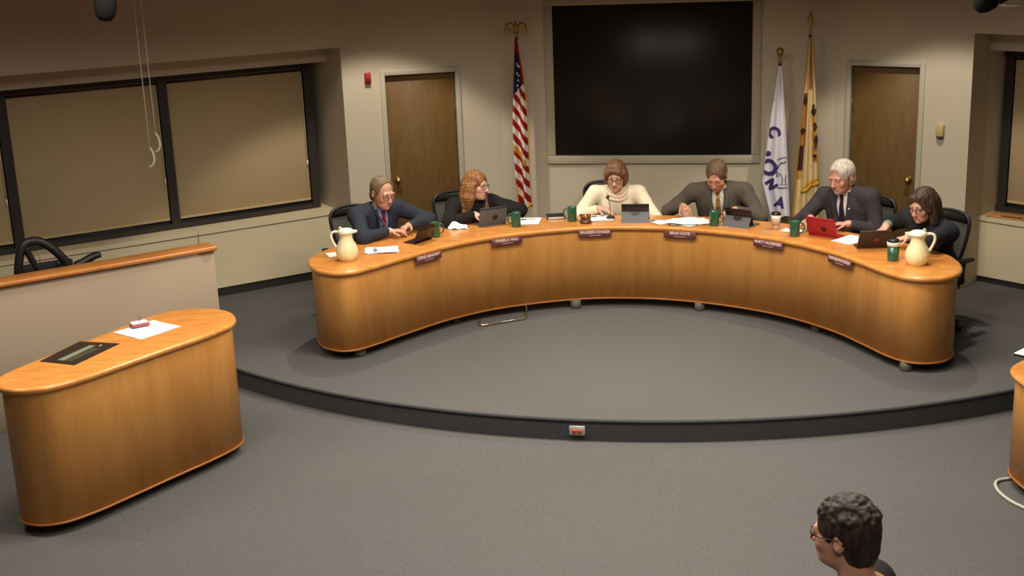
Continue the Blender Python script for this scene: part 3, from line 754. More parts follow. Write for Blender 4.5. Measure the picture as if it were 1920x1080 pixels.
    def drape(nm, pts, widths, m, off=.004, th=.004, tilt=0.0):
        """strip laid on the clothes along points (across, up from the neck)"""
        pts = spline([(a, b, 0) for a, b in pts], 5, False); n = len(pts); wv = np.interp(np.linspace(0, 1, n), np.linspace(0, 1, len(widths)), widths)
        rows = []
        for k in range(n):
            a, b = pts[k][0], pts[k][1]; row = []
            for c in (-1, -.5, 0, .5, 1):
                o = tp_(a + c * wv[k] / 2, b, .5); best = None
                for tr in trees:
                    hit = tr.ray_cast(Vector(o), Vector(-f))
                    if hit[0] is not None and (best is None or hit[3] < best[1]): best = (hit[0], hit[3])
                row.append(None if best is None or best[1] > .62 else np.array(best[0]) + f * off)
            rows.append(row)
        ok = [r_ for r_ in rows if all(x is not None for x in r_)]
        if len(ok) < 3: return
        P_ = np.array(ok)
        for _ in range(2): P_[1:-1] = (P_[:-2] + P_[1:-1] * 2 + P_[2:]) / 4
        n = len(P_); mbb = MB(); top = P_.reshape(-1, 3); bot = top - f * (th + off * .7)
        V_ = np.vstack([top + f * th, bot]); Fc = []; o5 = n * 5
        for i in range(n - 1):
            for j in range(4):
                a = i * 5 + j; Fc += [(a, a + 5, a + 6, a + 1), (o5 + a, o5 + a + 1, o5 + a + 6, o5 + a + 5)]
            Fc += [(i * 5, o5 + i * 5, o5 + i * 5 + 5, i * 5 + 5), (i * 5 + 4, i * 5 + 9, o5 + i * 5 + 9, o5 + i * 5 + 4)]
        for e in (0, n - 1):
            for j in range(4): Fc.append((e * 5 + j, e * 5 + j + 1, o5 + e * 5 + j + 1, o5 + e * 5 + j))
        mbb.add(V_, Fc, 0, True); return mbb.build(nm, m, root)
    if oc['kind'] == 'suit':
        q = SDF(tlo, thi, .0075); torso(q, .008); q.rc(N - u * .02, N + u * .045 + f * .005, nr + .009, nr + .007, .02)
        for s in (-1, 1): q.rc(HAND[s][0] + unit(HAND[s][1] - HAND[s][0]) * .012, HAND[s][0] + unit(HAND[s][1] - HAND[s][0]) * .06, .034, .036, .01)
        V, Q = q.mesh(); V, Q = cut_faces(V, Q, ((V - N) @ u < .05)); np_obj('shirt', V, Q, oc['shirt'], root); add_tree(V, Q)
        q = SDF(tlo, thi, .0072); torso(q, .026)
        for s in (-1, 1): arm(q, .017, s, .035)
        for s in (-1, 1): q.rc(tp_(s * sw * .55, -.01, -.01), SH[s] + u * .022, .045, .05, .03)
        q.rc(N + u * .03, N + u * .2, nr + .013, nr + .03, .015, True)
        q.noise(wrinkle(.0011))
        V, Q = q.mesh(); vv = oc.get('vee', .30)
        a_ = (V - N) @ r; b_ = (V - N) @ u; c_ = (V - N) @ f
        wv = .062 * np.clip((b_ + vv) / vv, 0, 1.25) + .004
        V, Q = cut_faces(V, Q, ~((np.abs(a_) < wv) & (b_ > -vv) & (c_ > .01)))
        np_obj('jacket', V, Q, oc['jacket'], root); add_tree(V, Q)
        for s in (-1, 1):
            drape('lapel', [(s * .066, .03), (s * .078, -.06), (s * .066, -.16), (s * .03, -vv + .03), (s * .006, -vv - .03)], [.03, .05, .062, .04, .012], oc['jacket'], .004, .004)
            drape('collar_flap', [(s * .014, .008), (s * .03, -.006), (s * .046, -.036)], [.012, .03, .006], oc['shirt'], .006, .003)
            drape('pocket_flap', [(s * .095, -vv - .09), (s * .15, -vv - .085)], [.03, .03], oc['jacket'], .003, .003)
        if oc.get('tie'):
            drape('tie', [(0, .016), (0, -.02), (0, -.10), (0, -.20), (0, -vv - .05)], [.034, .026, .042, .055, .066], oc['tie'], .007, .005)
        if oc.get('pin'):
            o = tp_(.085, -.09, .5); hit = trees[-1].ray_cast(Vector(o), Vector(-f))
            if hit[0] is not None: q = MB(); q.ball(hit[0] + Vector(f) * .008, .009, 8); q.build('lapel_pin', FLWHITE, root)
    else:
        q = SDF(tlo, thi, .0075); torso(q, .010)
        q.rc(N - u * .04, N + u * .02 + f * .004, nr + .012, nr + .010, .03)
        if oc['kind'] == 'sweater':
            for s in (-1, 1): arm(q, .016, s, .03)
            q.noise(wrinkle(.0011))
        q.rc(N + u * (oc.get('neck', .06) + .13), N + u * (oc.get('neck', .06) + .2), .14, .14, .008, True)
        V, Q = q.mesh(); np_obj('sweater' if oc['kind'] == 'sweater' else 'top', V, Q, oc['top'], root); add_tree(V, Q)
        if oc.get('collar'):
            c = MB(); c.tube([N + r * (nr + .012) * math.cos(t) + f * ((nr + .010) * math.sin(t) - .006) + u * (.045 - .02 * max(0, math.sin(t))) for t in np.linspace(0, 2 * math.pi, 28, endpoint=False)], .013, 8, closed=True); c.build('collar', oc['collar'], root)
        if oc.get('cowl'):
            for kk, (rr, bb, ff) in enumerate(((.080, .05, .014), (.096, .022, .022), (.108, -.008, .034))):
                c = MB(); c.tube([N + r * rr * math.cos(t) + f * (rr * .8 * math.sin(t) + ff) + u * (bb - .03 * max(0, math.sin(t)) + .006 * math.sin(3 * t + kk)) for t in np.linspace(0, 2 * math.pi, 28, endpoint=False)], .021 - .002 * kk, 8, closed=True)
                c.build('cowl_fold', oc['top2'], root)
        if oc['kind'] == 'cardigan':
            q = SDF(tlo, thi, .0075); torso(q, .024)
            for s in (-1, 1): arm(q, .018, s, oc.get('sleeve_end', .03))
            q.rc(N + u * .02, N + u * .2, nr + .02, nr + .04, .015, True); q.noise(wrinkle(.0015))
            V, Q = q.mesh(); a_ = (V - N) @ r; b_ = (V - N) @ u; c_ = (V - N) @ f
            V, Q = cut_faces(V, Q, ~((np.abs(a_) < .04 + .03 * np.clip((b_ + .3) / .3, 0, 1)) & (c_ > .01) & (b_ > -.6)))
            np_obj('cardigan', V, Q, oc['jacket'], root); add_tree(V, Q)
            for s in (-1, 1): drape('front_band', [(s * .075, .02), (s * .075, -.08), (s * .06, -.2), (s * .046, -.34), (s * .045, -.42)], [.03, .035, .03, .03, .03], oc['jacket'], .003, .004)
            if oc.get('cuffs'):
                for s in (-1, 1):
                    q = SDF(HAND[s][0] - .22, HAND[s][0] + .22, .0065); q.rc(HAND[s][0] + unit(HAND[s][1] - HAND[s][0]) * .03, HAND[s][0] + unit(HAND[s][1] - HAND[s][0]) * .15, .038, .048, .01)
                    V, Q = q.mesh(); np_obj('sleeve_end', V, Q, oc['cuffs'], root)['label'] = 'light grey sleeve end'
    if oc.get('scarf'):
        for s in (-1, 1): drape('scarf_end', [(s * .05, .03), (s * .062, -.06), (s * .06, -.16), (s * .05, -.25)], [.04, .05, .05, .04], oc['scarf'], .012, .008)
    return root

def strands(amp, fz=70, fx=230):
    def fn(hl): return amp * (np.sin(hl[..., 0] * fx + 9 * np.sin(hl[..., 2] * 22)) * .6 + np.sin(hl[..., 1] * fx * .9 + 7 * np.sin(hl[..., 2] * 19 + 1)) * .6 + .5 * np.sin(hl[..., 2] * fz + hl[..., 0] * 60))
    return fn
def hair_cap(color, lo, vol=.012, face=((0, -.115, -.035), (.085, .085, .1)), extra=None, cut=None, amp=.0016, name='hair', h=.005, nape=-.075, ears=True):
    M = hairmat(color, lo)
    def fn(root, h2, Hc, RH, hs, fr):
        S = SDF(Hc - .27 * hs, Hc + .22 * hs, h)
        S.el(h2((0, .018, .036)), (np.array((.077, .097, .084)) + vol) * hs, RH.T, .02)
        S.el(h2((0, .055, -.03)), (np.array((.066, .055, .075)) + vol * .7) * hs, RH.T, .02)
        if extra: extra(S, h2, RH, hs, False)
        S.el(h2(face[0]), np.array(face[1]) * hs, RH.T, .012, True)
        S.el(h2((0, .05, nape - .085)), np.array((.12, .12, .085)) * hs, RH.T, .01, True)
        if ears:
            for s in (-1, 1): S.el(h2((s * .085, .0, -.012)), np.array((.022, .024, .036)) * hs, RH.T, .01, True)
        if cut: cut(S, h2, RH, hs, fr)
        st = strands(amp)
        S.noise(lambda X: st((X - Hc) @ RH / hs))
        V, Q = S.mesh(); np_obj(name, V, Q, M, root)
    return fn

# ------------------------------------------------------------------ the office chairs and the people behind the desk
def make_chair(label):
    t = thing('office_chair', label, 'chair', (0, 0, 0), 0, 'mesh backed office chairs behind the desk')
    s = MB()
    s.bevbox((0, -.02, .405), (.49, .47, .07), .03, 4); s.build('seat', CHFAB, t)
    # backrest outline in (x, z), bowed in y
    def bk(x, z): return Vector((x * .86, .215 + .08 * ((z - .5) / .6) ** 1.3 - .55 * x * x + .02 * math.sin((z - .5) * 5), .5 + (z - .5) * .80))
    ol = spline([(-.17, .56), (-.20, .62), (-.225, .75), (-.245, .90), (-.245, .99), (-.20, 1.055), (-.1, 1.08), (0, 1.085), (.1, 1.08), (.20, 1.055), (.245, .99), (.245, .90), (.225, .75), (.20, .62), (.17, .56), (.08, .545), (-.08, .545)], 3)
    fr = MB(); fr.tube([bk(x, max(z, .51)) for x, z in ol], .016, 8, closed=True)
    fr.build('back_frame', BLACKP, t)
    hd = MB(); rows = []
    for z in np.linspace(.545, 1.085, 16):
        xs = [x for x, zz in ol]; zs = [zz for x, zz in ol]
        wid = .17 + .076 * min(1, max(0, (z - .545) / .3)); wid = wid * (1 if z < 1.0 else math.sqrt(max(.05, 1 - ((z - 1.0) / .09) ** 2)))
        rows.append([bk(x, z) for x in np.linspace(-wid, wid, 13)])
    V = [p for r_ in rows for p in r_]; nn = len(V)
    top = MB(); Fc = [(i * 13 + j, i * 13 + j + 1, i * 13 + j + 14, i * 13 + j + 13) for i in range(15) for j in range(12)]
    V2 = [p + Vector((0, .006, 0)) for p in V]
    top.add(V, Fc, 0, True); top.add(V2, [f[::-1] for f in Fc], 0, True); top.build('back_mesh', CHMESH, t)
    hb = MB(); r2 = [[bk(x, z) + Vector((0, dy, 0)) for x in np.linspace(-.238, .238, 13) * sc_] for z, sc_, dy in ((.985, 1, -.012), (1.02, .96, -.016), (1.055, .80, -.016), (1.075, .6, -.01), (1.075, .6, .014), (1.055, .8, .02), (1.02, .96, .02), (.985, 1, .016))]
    hb.add([p for r_ in r2 for p in r_], [(i * 13 + j, i * 13 + j + 1, ((i + 1) % 8) * 13 + j + 1, ((i + 1) % 8) * 13 + j) for i in range(8) for j in range(12)] + [tuple(i * 13 for i in range(8))[::-1], tuple(i * 13 + 12 for i in range(8))], 0, True)
    hb.build('top_band', BLACKP, t)
    sp = MB(); sp.tube([(0, .17, .40), (0, .25, .44), (0, .265, .58), (0, .275, .68)], [.03, .03, .025, .02], 10); sp.build('back_support', BLACKP, t)
    for sx in (-1, 1):
        a = MB(); a.tube([(sx * .245, .06, .42), (sx * .315, .06, .45), (sx * .325, .06, .62)], .016, 8); a.build('arm_post', BLACKP, t)
        a = MB(); a.bevbox((sx * .33, .05, .62), (.06, .22, .03), .012, 3); a.build('armrest', BLACKP, t)
    c = MB(); c.tube([(0, 0, .1), (0, 0, .28)], .03, 12); c.tube([(0, 0, .28), (0, 0, .40)], .02, 12); c.build('gas_column', BLACKP, t)
    for k in range(5):
        q = 2 * math.pi * k / 5 + .3; ex, ey = .3 * math.cos(q), .3 * math.sin(q)
        b = MB(); b.tube([(0, 0, .11), (ex * .5, ey * .5, .1), (ex, ey, .075)], [.03, .024, .018], 8); b.build('base_leg', BLACKP, t)
        b = MB()
        for o in (-.012, .012):
            b.tube([(ex - ey * o / .3 * .6, ey + ex * o / .3 * .6, .028), (ex - ey * o / .3 * 1.8, ey + ex * o / .3 * 1.8, .028)], .028, 12)
        b.build('caster', BLACKP, t)
    return t

SUITN = fabric('suit_navy', (50, 54, 64)); SUITG = fabric('suit_grey_brown', (92, 84, 74)); SUITD = fabric('suit_charcoal', (62, 56, 58)); SUITB = fabric('suit_dark', (34, 32, 36))
SHB = fabric('shirt_blue', (128, 140, 182), .06); SHW = fabric('shirt_white', (222, 216, 208), .06)
TIER = fabric('tie_red', (132, 26, 36), .15, 200); TIED = fabric('tie_dark', (48, 30, 52), .15, 200)
TIEG = mat('tie_gold_pattern', (168, 128, 52), 0.7, 0.2, noise=0.6, nscale=45, lo=(58, 34, 26))
CREAMK = fabric('knit_cream', (246, 232, 202), .06, 200); CREAMC = fabric('knit_cream_cowl', (238, 214, 190), .06, 200)
BLKK = fabric('knit_black', (34, 30, 32), .2); BLKC = fabric('cardigan_black', (40, 40, 46), .2); TROU = fabric('trousers_dark', (36, 36, 40), .1)
GRYS = fabric('sleeve_grey', (150, 148, 140), .1)
RUST = fabric('scarf_rust', (104, 46, 30), .3, 60)
DKFR = mat('glasses_dark', (36, 26, 24), 0.3); GRFR = mat('glasses_grey', (110, 92, 80), 0.3, metal=0.5)

def seat(head_w, face, rp, ang):
    """root position on the floor, and the head position in the figure's own axes"""
    p = L2W(rp * math.sin(R(ang)), rp * math.cos(R(ang)))
    d = np.array(head_w) - np.array([p.x, p.y, 0]); return (p.x, p.y, 0), R(face), tuple(rotz(-R(face)) @ d)
DT = DZ + .064
def hair_m1(S, h2, RH, hs, c): pass
FIG = []
# 1: man at the left end
loc, rz, hd = seat((-1.142, 11.52, 1.165), 38, 3.12, -54.0)
FIG.append((loc, rz))
person('person', 'man in a navy suit and red tie at the left end of the curved desk', loc, rz, head=hd, hyaw=2, hpitch=16, hs=1.17, sw=.205, g=1.08, belly=.02,
       arms={-1: dict(w=(-.06, -.42, DT), d=(.75, -.5, 0), n=(0, 0, -1), curl=.55, pole=(-.9, .3, .12)), 1: dict(w=(.17, -.41, DT + .01), d=(-.85, -.45, .05), n=(0, -.2, -1), curl=.7, pole=(.9, .3, .12))},
       outfit=dict(kind='suit', jacket=SUITN, shirt=SHB, tie=TIER, trousers=TROU, vee=.33), skin=(218, 164, 136), beard=((168, 150, 136), .5), specs=(GRFR, .0022), brow=(120, 96, 76),
       hair=hair_cap((132, 112, 84), (86, 68, 48), .008, ((0, -.105, .0), (.085, .095, .128)), amp=.001))
# 2: woman with long auburn hair
loc, rz, hd = seat((-0.302, 12.033, 1.10), 22, 3.04, -35.0)
FIG.append((loc, rz))
def long_hair(S, h2, RH, hs, fr):
    for s in (-1, 1):
        for k, (x, y) in enumerate(((.07, .05), (.085, .02), (.082, -.02), (.06, .08))):
            a = h2((s * x, y, .0)); b = h2((s * (x + .018), y - .005, -.10)); c = fr['tp'](s * (.075 + .012 * k), -.06, .11 + .015 * (k == 2)); d = fr['tp'](s * (.08 + .012 * k), -.19 - .02 * k, .165); e = fr['tp'](s * (.06 + .015 * k), -.28 - .02 * k, .17)
            S.rc(a, b, .03 * hs, .03 * hs, .02); S.rc(b, c, .03 * hs, .03, .02); S.rc(c, d, .03, .026, .02); S.rc(d, e, .026, .014, .02)
    S.rc(h2((0, .09, .0)), h2((0, .11, -.16)), .06 * hs, .055 * hs, .03)
def hair_long(root, h2, Hc, RH, hs, fr):
    M = hairmat((158, 108, 62), (112, 66, 34))
    S = SDF(np.minimum(Hc - .27, fr['N'] - [.3, .3, .42]), Hc + .2, .0055)
    S.el(h2((0, .018, .036)), (np.array((.077, .097, .084)) + .013) * hs, RH.T, .02)
    S.el(h2((0, .05, -.03)), np.array((.078, .065, .085)) * hs, RH.T, .02)
    S.el(h2((0, -.125, -.03)), np.array((.066, .085, .105)) * hs, RH.T, .012, True)
    long_hair(S, h2, RH, hs, fr)
    S.el(h2((0, -.135, -.035)), np.array((.058, .075, .10)) * hs, RH.T, .01, True)
    st = strands(.0026, 45, 230); S.noise(lambda X: st((X - Hc) @ RH / hs))
    V, Q = S.mesh(); np_obj('long_hair', V, Q, M, root)
person('person', 'woman with long auburn hair in a black cardigan looking to her side', loc, rz, head=hd, hyaw=36, hpitch=4, hroll=6, hs=1.1, sw=.17, g=.92, female=True,
       arms={-1: dict(w=(-.07, -.365, DT + .02), d=(.5, -.6, 0), n=(0, 0, -1), curl=.4, pole=(-.9, .3, -.05)), 1: dict(w=(.17, -.355, DT + .02), d=(-.6, -.5, 0), n=(0, 0, -1), curl=.4, pole=(.9, .3, -.05))},
       outfit=dict(kind='cardigan', top=BLKK, jacket=BLKK, trousers=TROU), skin=(232, 182, 158), hair=hair_long, brow=(110, 66, 40), specs=(DKFR, .0018))
# 3: woman in cream
loc, rz, hd = seat((1.03, 12.13, 1.125), -6, 3.02, -7.0)
FIG.append((loc, rz))
def bangs(S, h2, RH, hs, c):
    S.rc(h2((-.05, -.07, .085)), h2((.04, -.08, .08)), .02 * hs, .018 * hs, .02)
    for s in (-1, 1):
        S.rc(h2((s * .072, -.03, .04)), h2((s * .080, -.018, -.05)), .026 * hs, .020 * hs, .02); S.rc(h2((s * .074, .03, .02)), h2((s * .080, .03, -.06)), .03 * hs, .022 * hs, .02)
        S.rc(h2((-.02 + s * .02, -.095, .085)), h2((s * .06, -.075, .045)), .014 * hs, .012 * hs, .015)
person('person', 'woman in a cream knit sweater with short reddish brown hair reading from papers', loc, rz, head=hd, hyaw=-6, hpitch=16, hs=1.13, sw=.19, g=1.05, female=True,
       arms={-1: dict(w=(-.17, -.40, DT), d=(.85, -.5, 0), n=(0, 0, -1), curl=.45, pole=(-.8, .1, -.6)), 1: dict(w=(.17, -.40, DT), d=(-.6, -.8, 0), n=(-.3, 0, -1), curl=.7, pole=(.7, .1, -.6))},
       outfit=dict(kind='sweater', top=CREAMK, top2=CREAMC, cowl=True, trousers=TROU, neck=.06), skin=(230, 178, 154), specs=(DKFR, .0022), brow=(120, 80, 56),
       hair=hair_cap((136, 98, 66), (92, 60, 38), .013, ((0, -.13, -.03), (.058, .085, .10)), extra=bangs, amp=.0018, ears=False, nape=-.09))
# 4: man in grey brown suit
loc, rz, hd = seat((1.95, 11.87, 1.14), -14, 3.04, 12.3)
FIG.append((loc, rz))
person('person', 'man in a grey brown suit writing with his head bowed, gold patterned tie', loc, rz, head=hd, hyaw=-10, hpitch=32, hs=1.14, sw=.215, g=1.1,
       arms={-1: dict(w=(-.33, -.35, DT + .02), d=(.35, -.9, -.1), n=(.5, 0, -.85), curl=1.0, pole=(-.8, .1, -.6)), 1: dict(w=(.16, -.38, DT), d=(-.7, -.7, 0), n=(0, 0, -1), curl=.5, pole=(.8, .1, -.5))},
       outfit=dict(kind='suit', jacket=SUITG, shirt=SHW, tie=TIEG, trousers=TROU, vee=.38), skin=(214, 152, 126), brow=(100, 72, 50),
       hair=hair_cap((112, 90, 64), (82, 62, 42), .010, ((0, -.13, -.004), (.076, .085, .106)), amp=.0013))
# 5: man with silver hair
loc, rz, hd = seat((2.941, 11.191, 1.215), -46, 3.07, 38.3)
FIG.append((loc, rz))
person('person', 'silver haired man in a charcoal suit with a dark tie and grey goatee', loc, rz, head=hd, hyaw=-6, hpitch=16, hs=1.17, sw=.215, g=1.18, belly=.03,
       arms={-1: dict(w=(-.2, -.47, DT + .03), d=(.3, -.9, -.05), n=(.2, 0, -1), curl=.7, pole=(-.8, .1, -.6)), 1: dict(w=(.12, -.36, DT), d=(-.8, -.5, 0), n=(0, 0, -1), curl=.5, pole=(.45, .3, -.5))},
       outfit=dict(kind='suit', jacket=SUITD, shirt=SHW, tie=TIED, trousers=TROU, vee=.36, pin=True), skin=(214, 154, 130), beard=((186, 172, 160), .75), brow=(150, 136, 122),
       hair=hair_cap((206, 194, 178), (160, 146, 130), .012, ((0, -.13, -.0), (.078, .085, .108)), amp=.0009))
# 6: woman with a dark bob
loc, rz, hd = seat((3.40, 10.36, 1.115), -60, 3.12, 54.0)
FIG.append((loc, rz))
def bob(S, h2, RH, hs, c):
    for s in (-1, 1):
        S.rc(h2((s * .075, .0, .02)), h2((s * .088, -.005, -.12)), .036 * hs, .034 * hs, .03); S.rc(h2((s * .06, .06, .02)), h2((s * .07, .07, -.13)), .045 * hs, .04 * hs, .03)
        S.rc(h2((s * .03, -.07, .085)), h2((s * .078, -.045, -.02)), .018 * hs, .018 * hs, .02)
    S.rc(h2((0, .08, .0)), h2((0, .085, -.13)), .06 * hs, .05 * hs, .03)
person('person', 'woman with a dark brown bob in a black cardigan at the right desk end', loc, rz, head=hd, hyaw=6, hpitch=16, hs=1.12, sw=.175, g=1.0, female=True,
       arms={-1: dict(w=(-.22, -.38, DT + .05), d=(.3, -.85, -.3), n=(.2, 0, -1), curl=.7), 1: dict(w=(.10, -.44, DT + .03), d=(-.5, -.85, -.2), n=(0, 0, -1), curl=.7, pole=(.9, .3, .1))},
       outfit=dict(kind='cardigan', top=BLKK, jacket=BLKC, trousers=TROU, cuffs=GRYS, sleeve_end=.13), skin=(220, 166, 142), specs=(DKFR, .002), brow=(60, 44, 34),
       hair=hair_cap((74, 54, 40), (44, 30, 22), .015, ((0, -.135, -.03), (.07, .088, .115)), extra=bob, amp=.0012, ears=False, nape=-.2))
# chairs: one built, then copied
CHL = ['black mesh backed office chair under the man in the navy suit', 'black mesh backed office chair behind the woman with auburn hair', 'black mesh backed office chair behind the woman in the cream sweater',
       'black mesh backed office chair hidden behind the man in the grey brown suit', 'black mesh backed office chair behind the silver haired man', 'black mesh backed office chair behind the woman with the dark bob']
CHO = [(-.07, .0, -8), (-.06, .0, -4), (-.13, .0, -4), (0, .0, 0), (.03, -.02, 6), (-.05, -.05, 4)]
proto = make_chair(CHL[0])
for k, ((l_, z_), (ox, oy, da_)) in enumerate(zip(FIG, CHO)):
    c = proto if k == 0 else copy_tree(proto)
    v = Vector((ox, oy, 0)); v.rotate(Matrix.Rotation(z_, 3, 'Z'))
    c.location = (l_[0] + v.x, l_[1] + v.y, 0); c.rotation_euler = (0, 0, z_ + R(da_)); c['label'] = CHL[k]

# ------------------------------------------------------------------ things on the council desk (positions in the desk's own axes)
def dpos(x, y, z=DZ): p = L2W(x, y, z); return (p.x, p.y, p.z)
def dface(x, y): return AX - math.atan2(x, y)              # turn so that local -y looks to the centre of the crescent
def pitcher(x, y, ang, label):
    t = thing('pitcher', label, 'pitcher', dpos(x, y), ang, 'cream water pitchers')
    def swirl(r, z, q): return r * (1 + .018 * math.sin(14 * q + z * 26) * (1 if .02 < z < .16 else 0))
    m = MB(); m.lathe([(.0, 0), (.062, 0), (.068, .005), (.086, .035), (.094, .065), (.092, .095), (.078, .135), (.060, .170), (.052, .195), (.052, .215), (.058, .228), (.058, .232), (.0, .232)], (0, 0, 0), 56, 0, swirl, cap=False)
    m.build('jug', CREAMP, t)
    l = MB(); l.lathe([(.0, .232), (.064, .232), (.067, .24), (.064, .256), (.05, .268), (.02, .274), (.0, .275)], (0, 0, 0), 32, cap=False)
    l.build('lid', CREAML, t)
    sp = MB(); sp.add([(-.05, -.026, .232), (-.05, .026, .232), (-.098, .01, .24), (-.098, -.01, .24), (-.05, -.028, .258), (-.05, .028, .258), (-.1, .012, .256), (-.1, -.012, .256)], [(0, 3, 2, 1), (4, 5, 6, 7), (0, 4, 7, 3), (1, 2, 6, 5), (2, 3, 7, 6), (0, 1, 5, 4)]); sp.build('spout', CREAML, t)
    h = MB(); h.tube(spline([(.052, 0, .238), (.085, 0, .246), (.118, 0, .236), (.128, 0, .205), (.118, 0, .165), (.098, 0, .125), (.084, 0, .10)], 5, False), [.011] * 31, 10); h.build('handle', CREAML, t)
    b = MB(); b.tube([(.03, 0, .27), (.045, 0, .285), (.06, 0, .27)], .006, 8); b.build('lid_lever', CREAML, t)
    return t
pitcher(-2.345, .72, R(172), 'cream swirled water pitcher at the left end of the council desk')
pitcher(2.29, .92, R(-8), 'cream swirled water pitcher at the right end of the council desk')
def papers(x, y, ang, n, label, spread=.02, size=(.216, .279), cat='papers', print_=True, crumple=0.0, z=DZ, pos=None):
    t = thing('paper_stack', label, cat, pos or dpos(x, y, z), ang)
    for k in range(n):
        m = MB(); nx, ny = 7, 8; ox, oy, oa = rng.normal(0, spread), rng.normal(0, spread), rng.normal(0, spread * 8)
        V = []; ph = rng.uniform(0, 6)
        for j in range(ny + 1):
            for i in range(nx + 1):
                a = (i / nx - .5) * size[0]; b = (j / ny - .5) * size[1]
                zz = .0012 + .0024 * k + (.004 + .02 * crumple) * (0.5 + .5 * math.sin(a * 16 + ph) * math.sin(b * 11 + ph)) * (.25 + .75 * (k == n - 1))
                V.append((a * math.cos(oa) - b * math.sin(oa) + ox, a * math.sin(oa) + b * math.cos(oa) + oy, zz))
        nv = len(V); V += [(p[0], p[1], p[2] - .0012) for p in V]; Fc = []
        for j in range(ny):
            for i in range(nx):
                q = j * (nx + 1) + i; Fc += [(q, q + 1, q + nx + 2, q + nx + 1), (nv + q, nv + q + nx + 1, nv + q + nx + 2, nv + q + 1)]
        m.add(V, Fc, 0, True); sh = m.build('sheet', WHITEP, t)
    if print_:
        q = MB(); q.box((-.04, .05, .0024 * n + .0085), (.055, .03, .0006)); q.build('printed_block', INK, t)
        for k in range(3): q = MB(); q.box((.035, .06 - .012 * k, .0024 * n + .0085), (.075, .004, .0006)); q.build('printed_line', INK, t)
    return t
papers(-2.52, .875, R(20), 1, 'single white sheet left of the left pitcher', .0, (.12, .16), 'paper', False)
papers(-2.16, 1.06, R(100), 4, 'white papers with a dark printed heading beside the left pitcher', .012)
papers(-1.10, 2.26, R(5), 3, 'white papers on the desk behind the mug near the auburn haired woman', .012)
papers(-.45, 2.43, R(10), 3, 'white papers under the hands of the woman in cream', .006, (.21, .24))
papers(.40, 2.30, R(-6), 6, 'spread of white papers in front of the man in the grey brown suit', .05, (.28, .24), crumple=.9)
papers(.125, 2.30, R(25), 2, 'white handout with a dark picture at the left of the spread papers', .004, (.13, .19))
papers(1.33, 2.02, R(-35), 2, 'white papers between the paper coffee cup and a green mug', .006, (.2, .14))
papers(1.815, 1.70, R(-50), 2, 'white sheet beside the red tablet', .01, (.2, .279), print_=False)
# crumpled tissue
t = thing('tissue', 'crumpled white tissue in front of the auburn haired woman', 'tissue', dpos(-1.70, 1.955), 0)
m = MB(); V = []; Fc = []
for i in range(15):
    for j in range(15):
        a, b = (i / 14 - .5) * .18, (j / 14 - .5) * .13
        hgt = max(0, .07 * math.exp(-((a + .03) ** 2 + b * b) / .0016) + .03 * math.exp(-((a - .06) ** 2 + b * b) / .001) + .012 * math.sin(a * 70 + b * 30) * math.cos(b * 80)) + .006
        V.append((a + .008 * math.sin(b * 60), b + .008 * math.sin(a * 50), hgt))
nv = len(V); V += [(p[0], p[1], p[2] - .002) for p in V]
for i in range(14):
    for j in range(14):
        q = i * 15 + j; Fc += [(q, q + 15, q + 16, q + 1), (nv + q, nv + q + 1, nv + q + 16, nv + q + 15)]
m.add(V, Fc, 0, True); m.build('crumpled_sheet', WHITEP, t)
# tablets in folio cases, their backs towards the room
def tablet(x, y, da, W, Hh, back, flap, emb, label, tilt=22, style=0, emblem_mat=None):
    t = thing('tablet', label, 'tablet', dpos(x, y), dface(x, y) + R(da))
    T_ = Matrix.Translation((0, .035, .004)) @ Matrix.Rotation(R(tilt), 4, 'X')
    m = MB(); m.bevbox((0, .0, Hh / 2), (W, .011, Hh), .004, 2); m.xform(T_); m.build('tablet_body', back, t)
    s_ = MB(); s_.box((0, .0062, Hh / 2), (W - .02, .001, Hh - .02)); s_.xform(T_); s_.build('display', TABK, t)
    if style == 0:                                                 # folded stand panel leaning against the back
        fl_ = MB(); h2_ = Hh * .55
        fl_.add([(-W / 2, -.075, .0), (W / 2, -.075, .0), (W / 2 - .004, -.012, h2_), (-W / 2 + .004, -.012, h2_), (-W / 2, -.069, .0), (W / 2, -.069, .0), (W / 2 - .004, -.006, h2_), (-W / 2 + .004, -.006, h2_)],
                [(0, 1, 2, 3), (5, 4, 7, 6), (0, 3, 7, 4), (1, 5, 6, 2), (3, 2, 6, 7), (0, 4, 5, 1)]); fl_.build('stand_panel', flap, t)
        d = MB(); a0 = np.linspace(math.pi, 2 * math.pi, 14); r_ = .036
        def onp(a, b): k = b / h2_; return (a, -.0765 + .063 * k, b)
        d.add([onp(r_ * math.cos(a) * 1.25, h2_ * .99 + r_ * .95 * math.sin(a)) for a in a0], [list(range(14))]); d.build('notch', emb, t)
    else:
        fl_ = MB(); fl_.bevbox((0, -.0095, Hh * .44), (W + .006, .006, Hh * .88), .003, 2); fl_.xform(T_); fl_.build('folio_cover', flap, t)
        if emblem_mat:
            d = MB(); d.lathe([(.0, .0), (.026, 0), (.026, .002), (0, .002)], (0, 0, 0), 24, cap=False); d.xform(T_ @ Matrix.Translation((0.02, -.0125, Hh * .47)) @ Matrix.Rotation(R(90), 4, 'X')); d.build('emblem_disc', emblem_mat, t)
    b = MB(); b.bevbox((0, .08, .006), (W, .14, .008), .003, 2); b.build('folio_base', flap, t)
    return t
tablet(-1.86, 1.40, 14, .235, .165, TABK, TABK, TABK, 'black tablet propped in front of the man in the navy suit', 26, 1)
tablet(-1.39, 2.06, 2, .265, .185, DARKG, TABG, BLACKP, 'dark grey tablet with a round black emblem before the auburn haired woman', 16, 1, BLACKP)
tablet(-.10, 2.33, 2, .255, .175, TABK, TABG, BLACKP, 'black tablet with a grey stand panel beside the woman in cream', 20, 0)
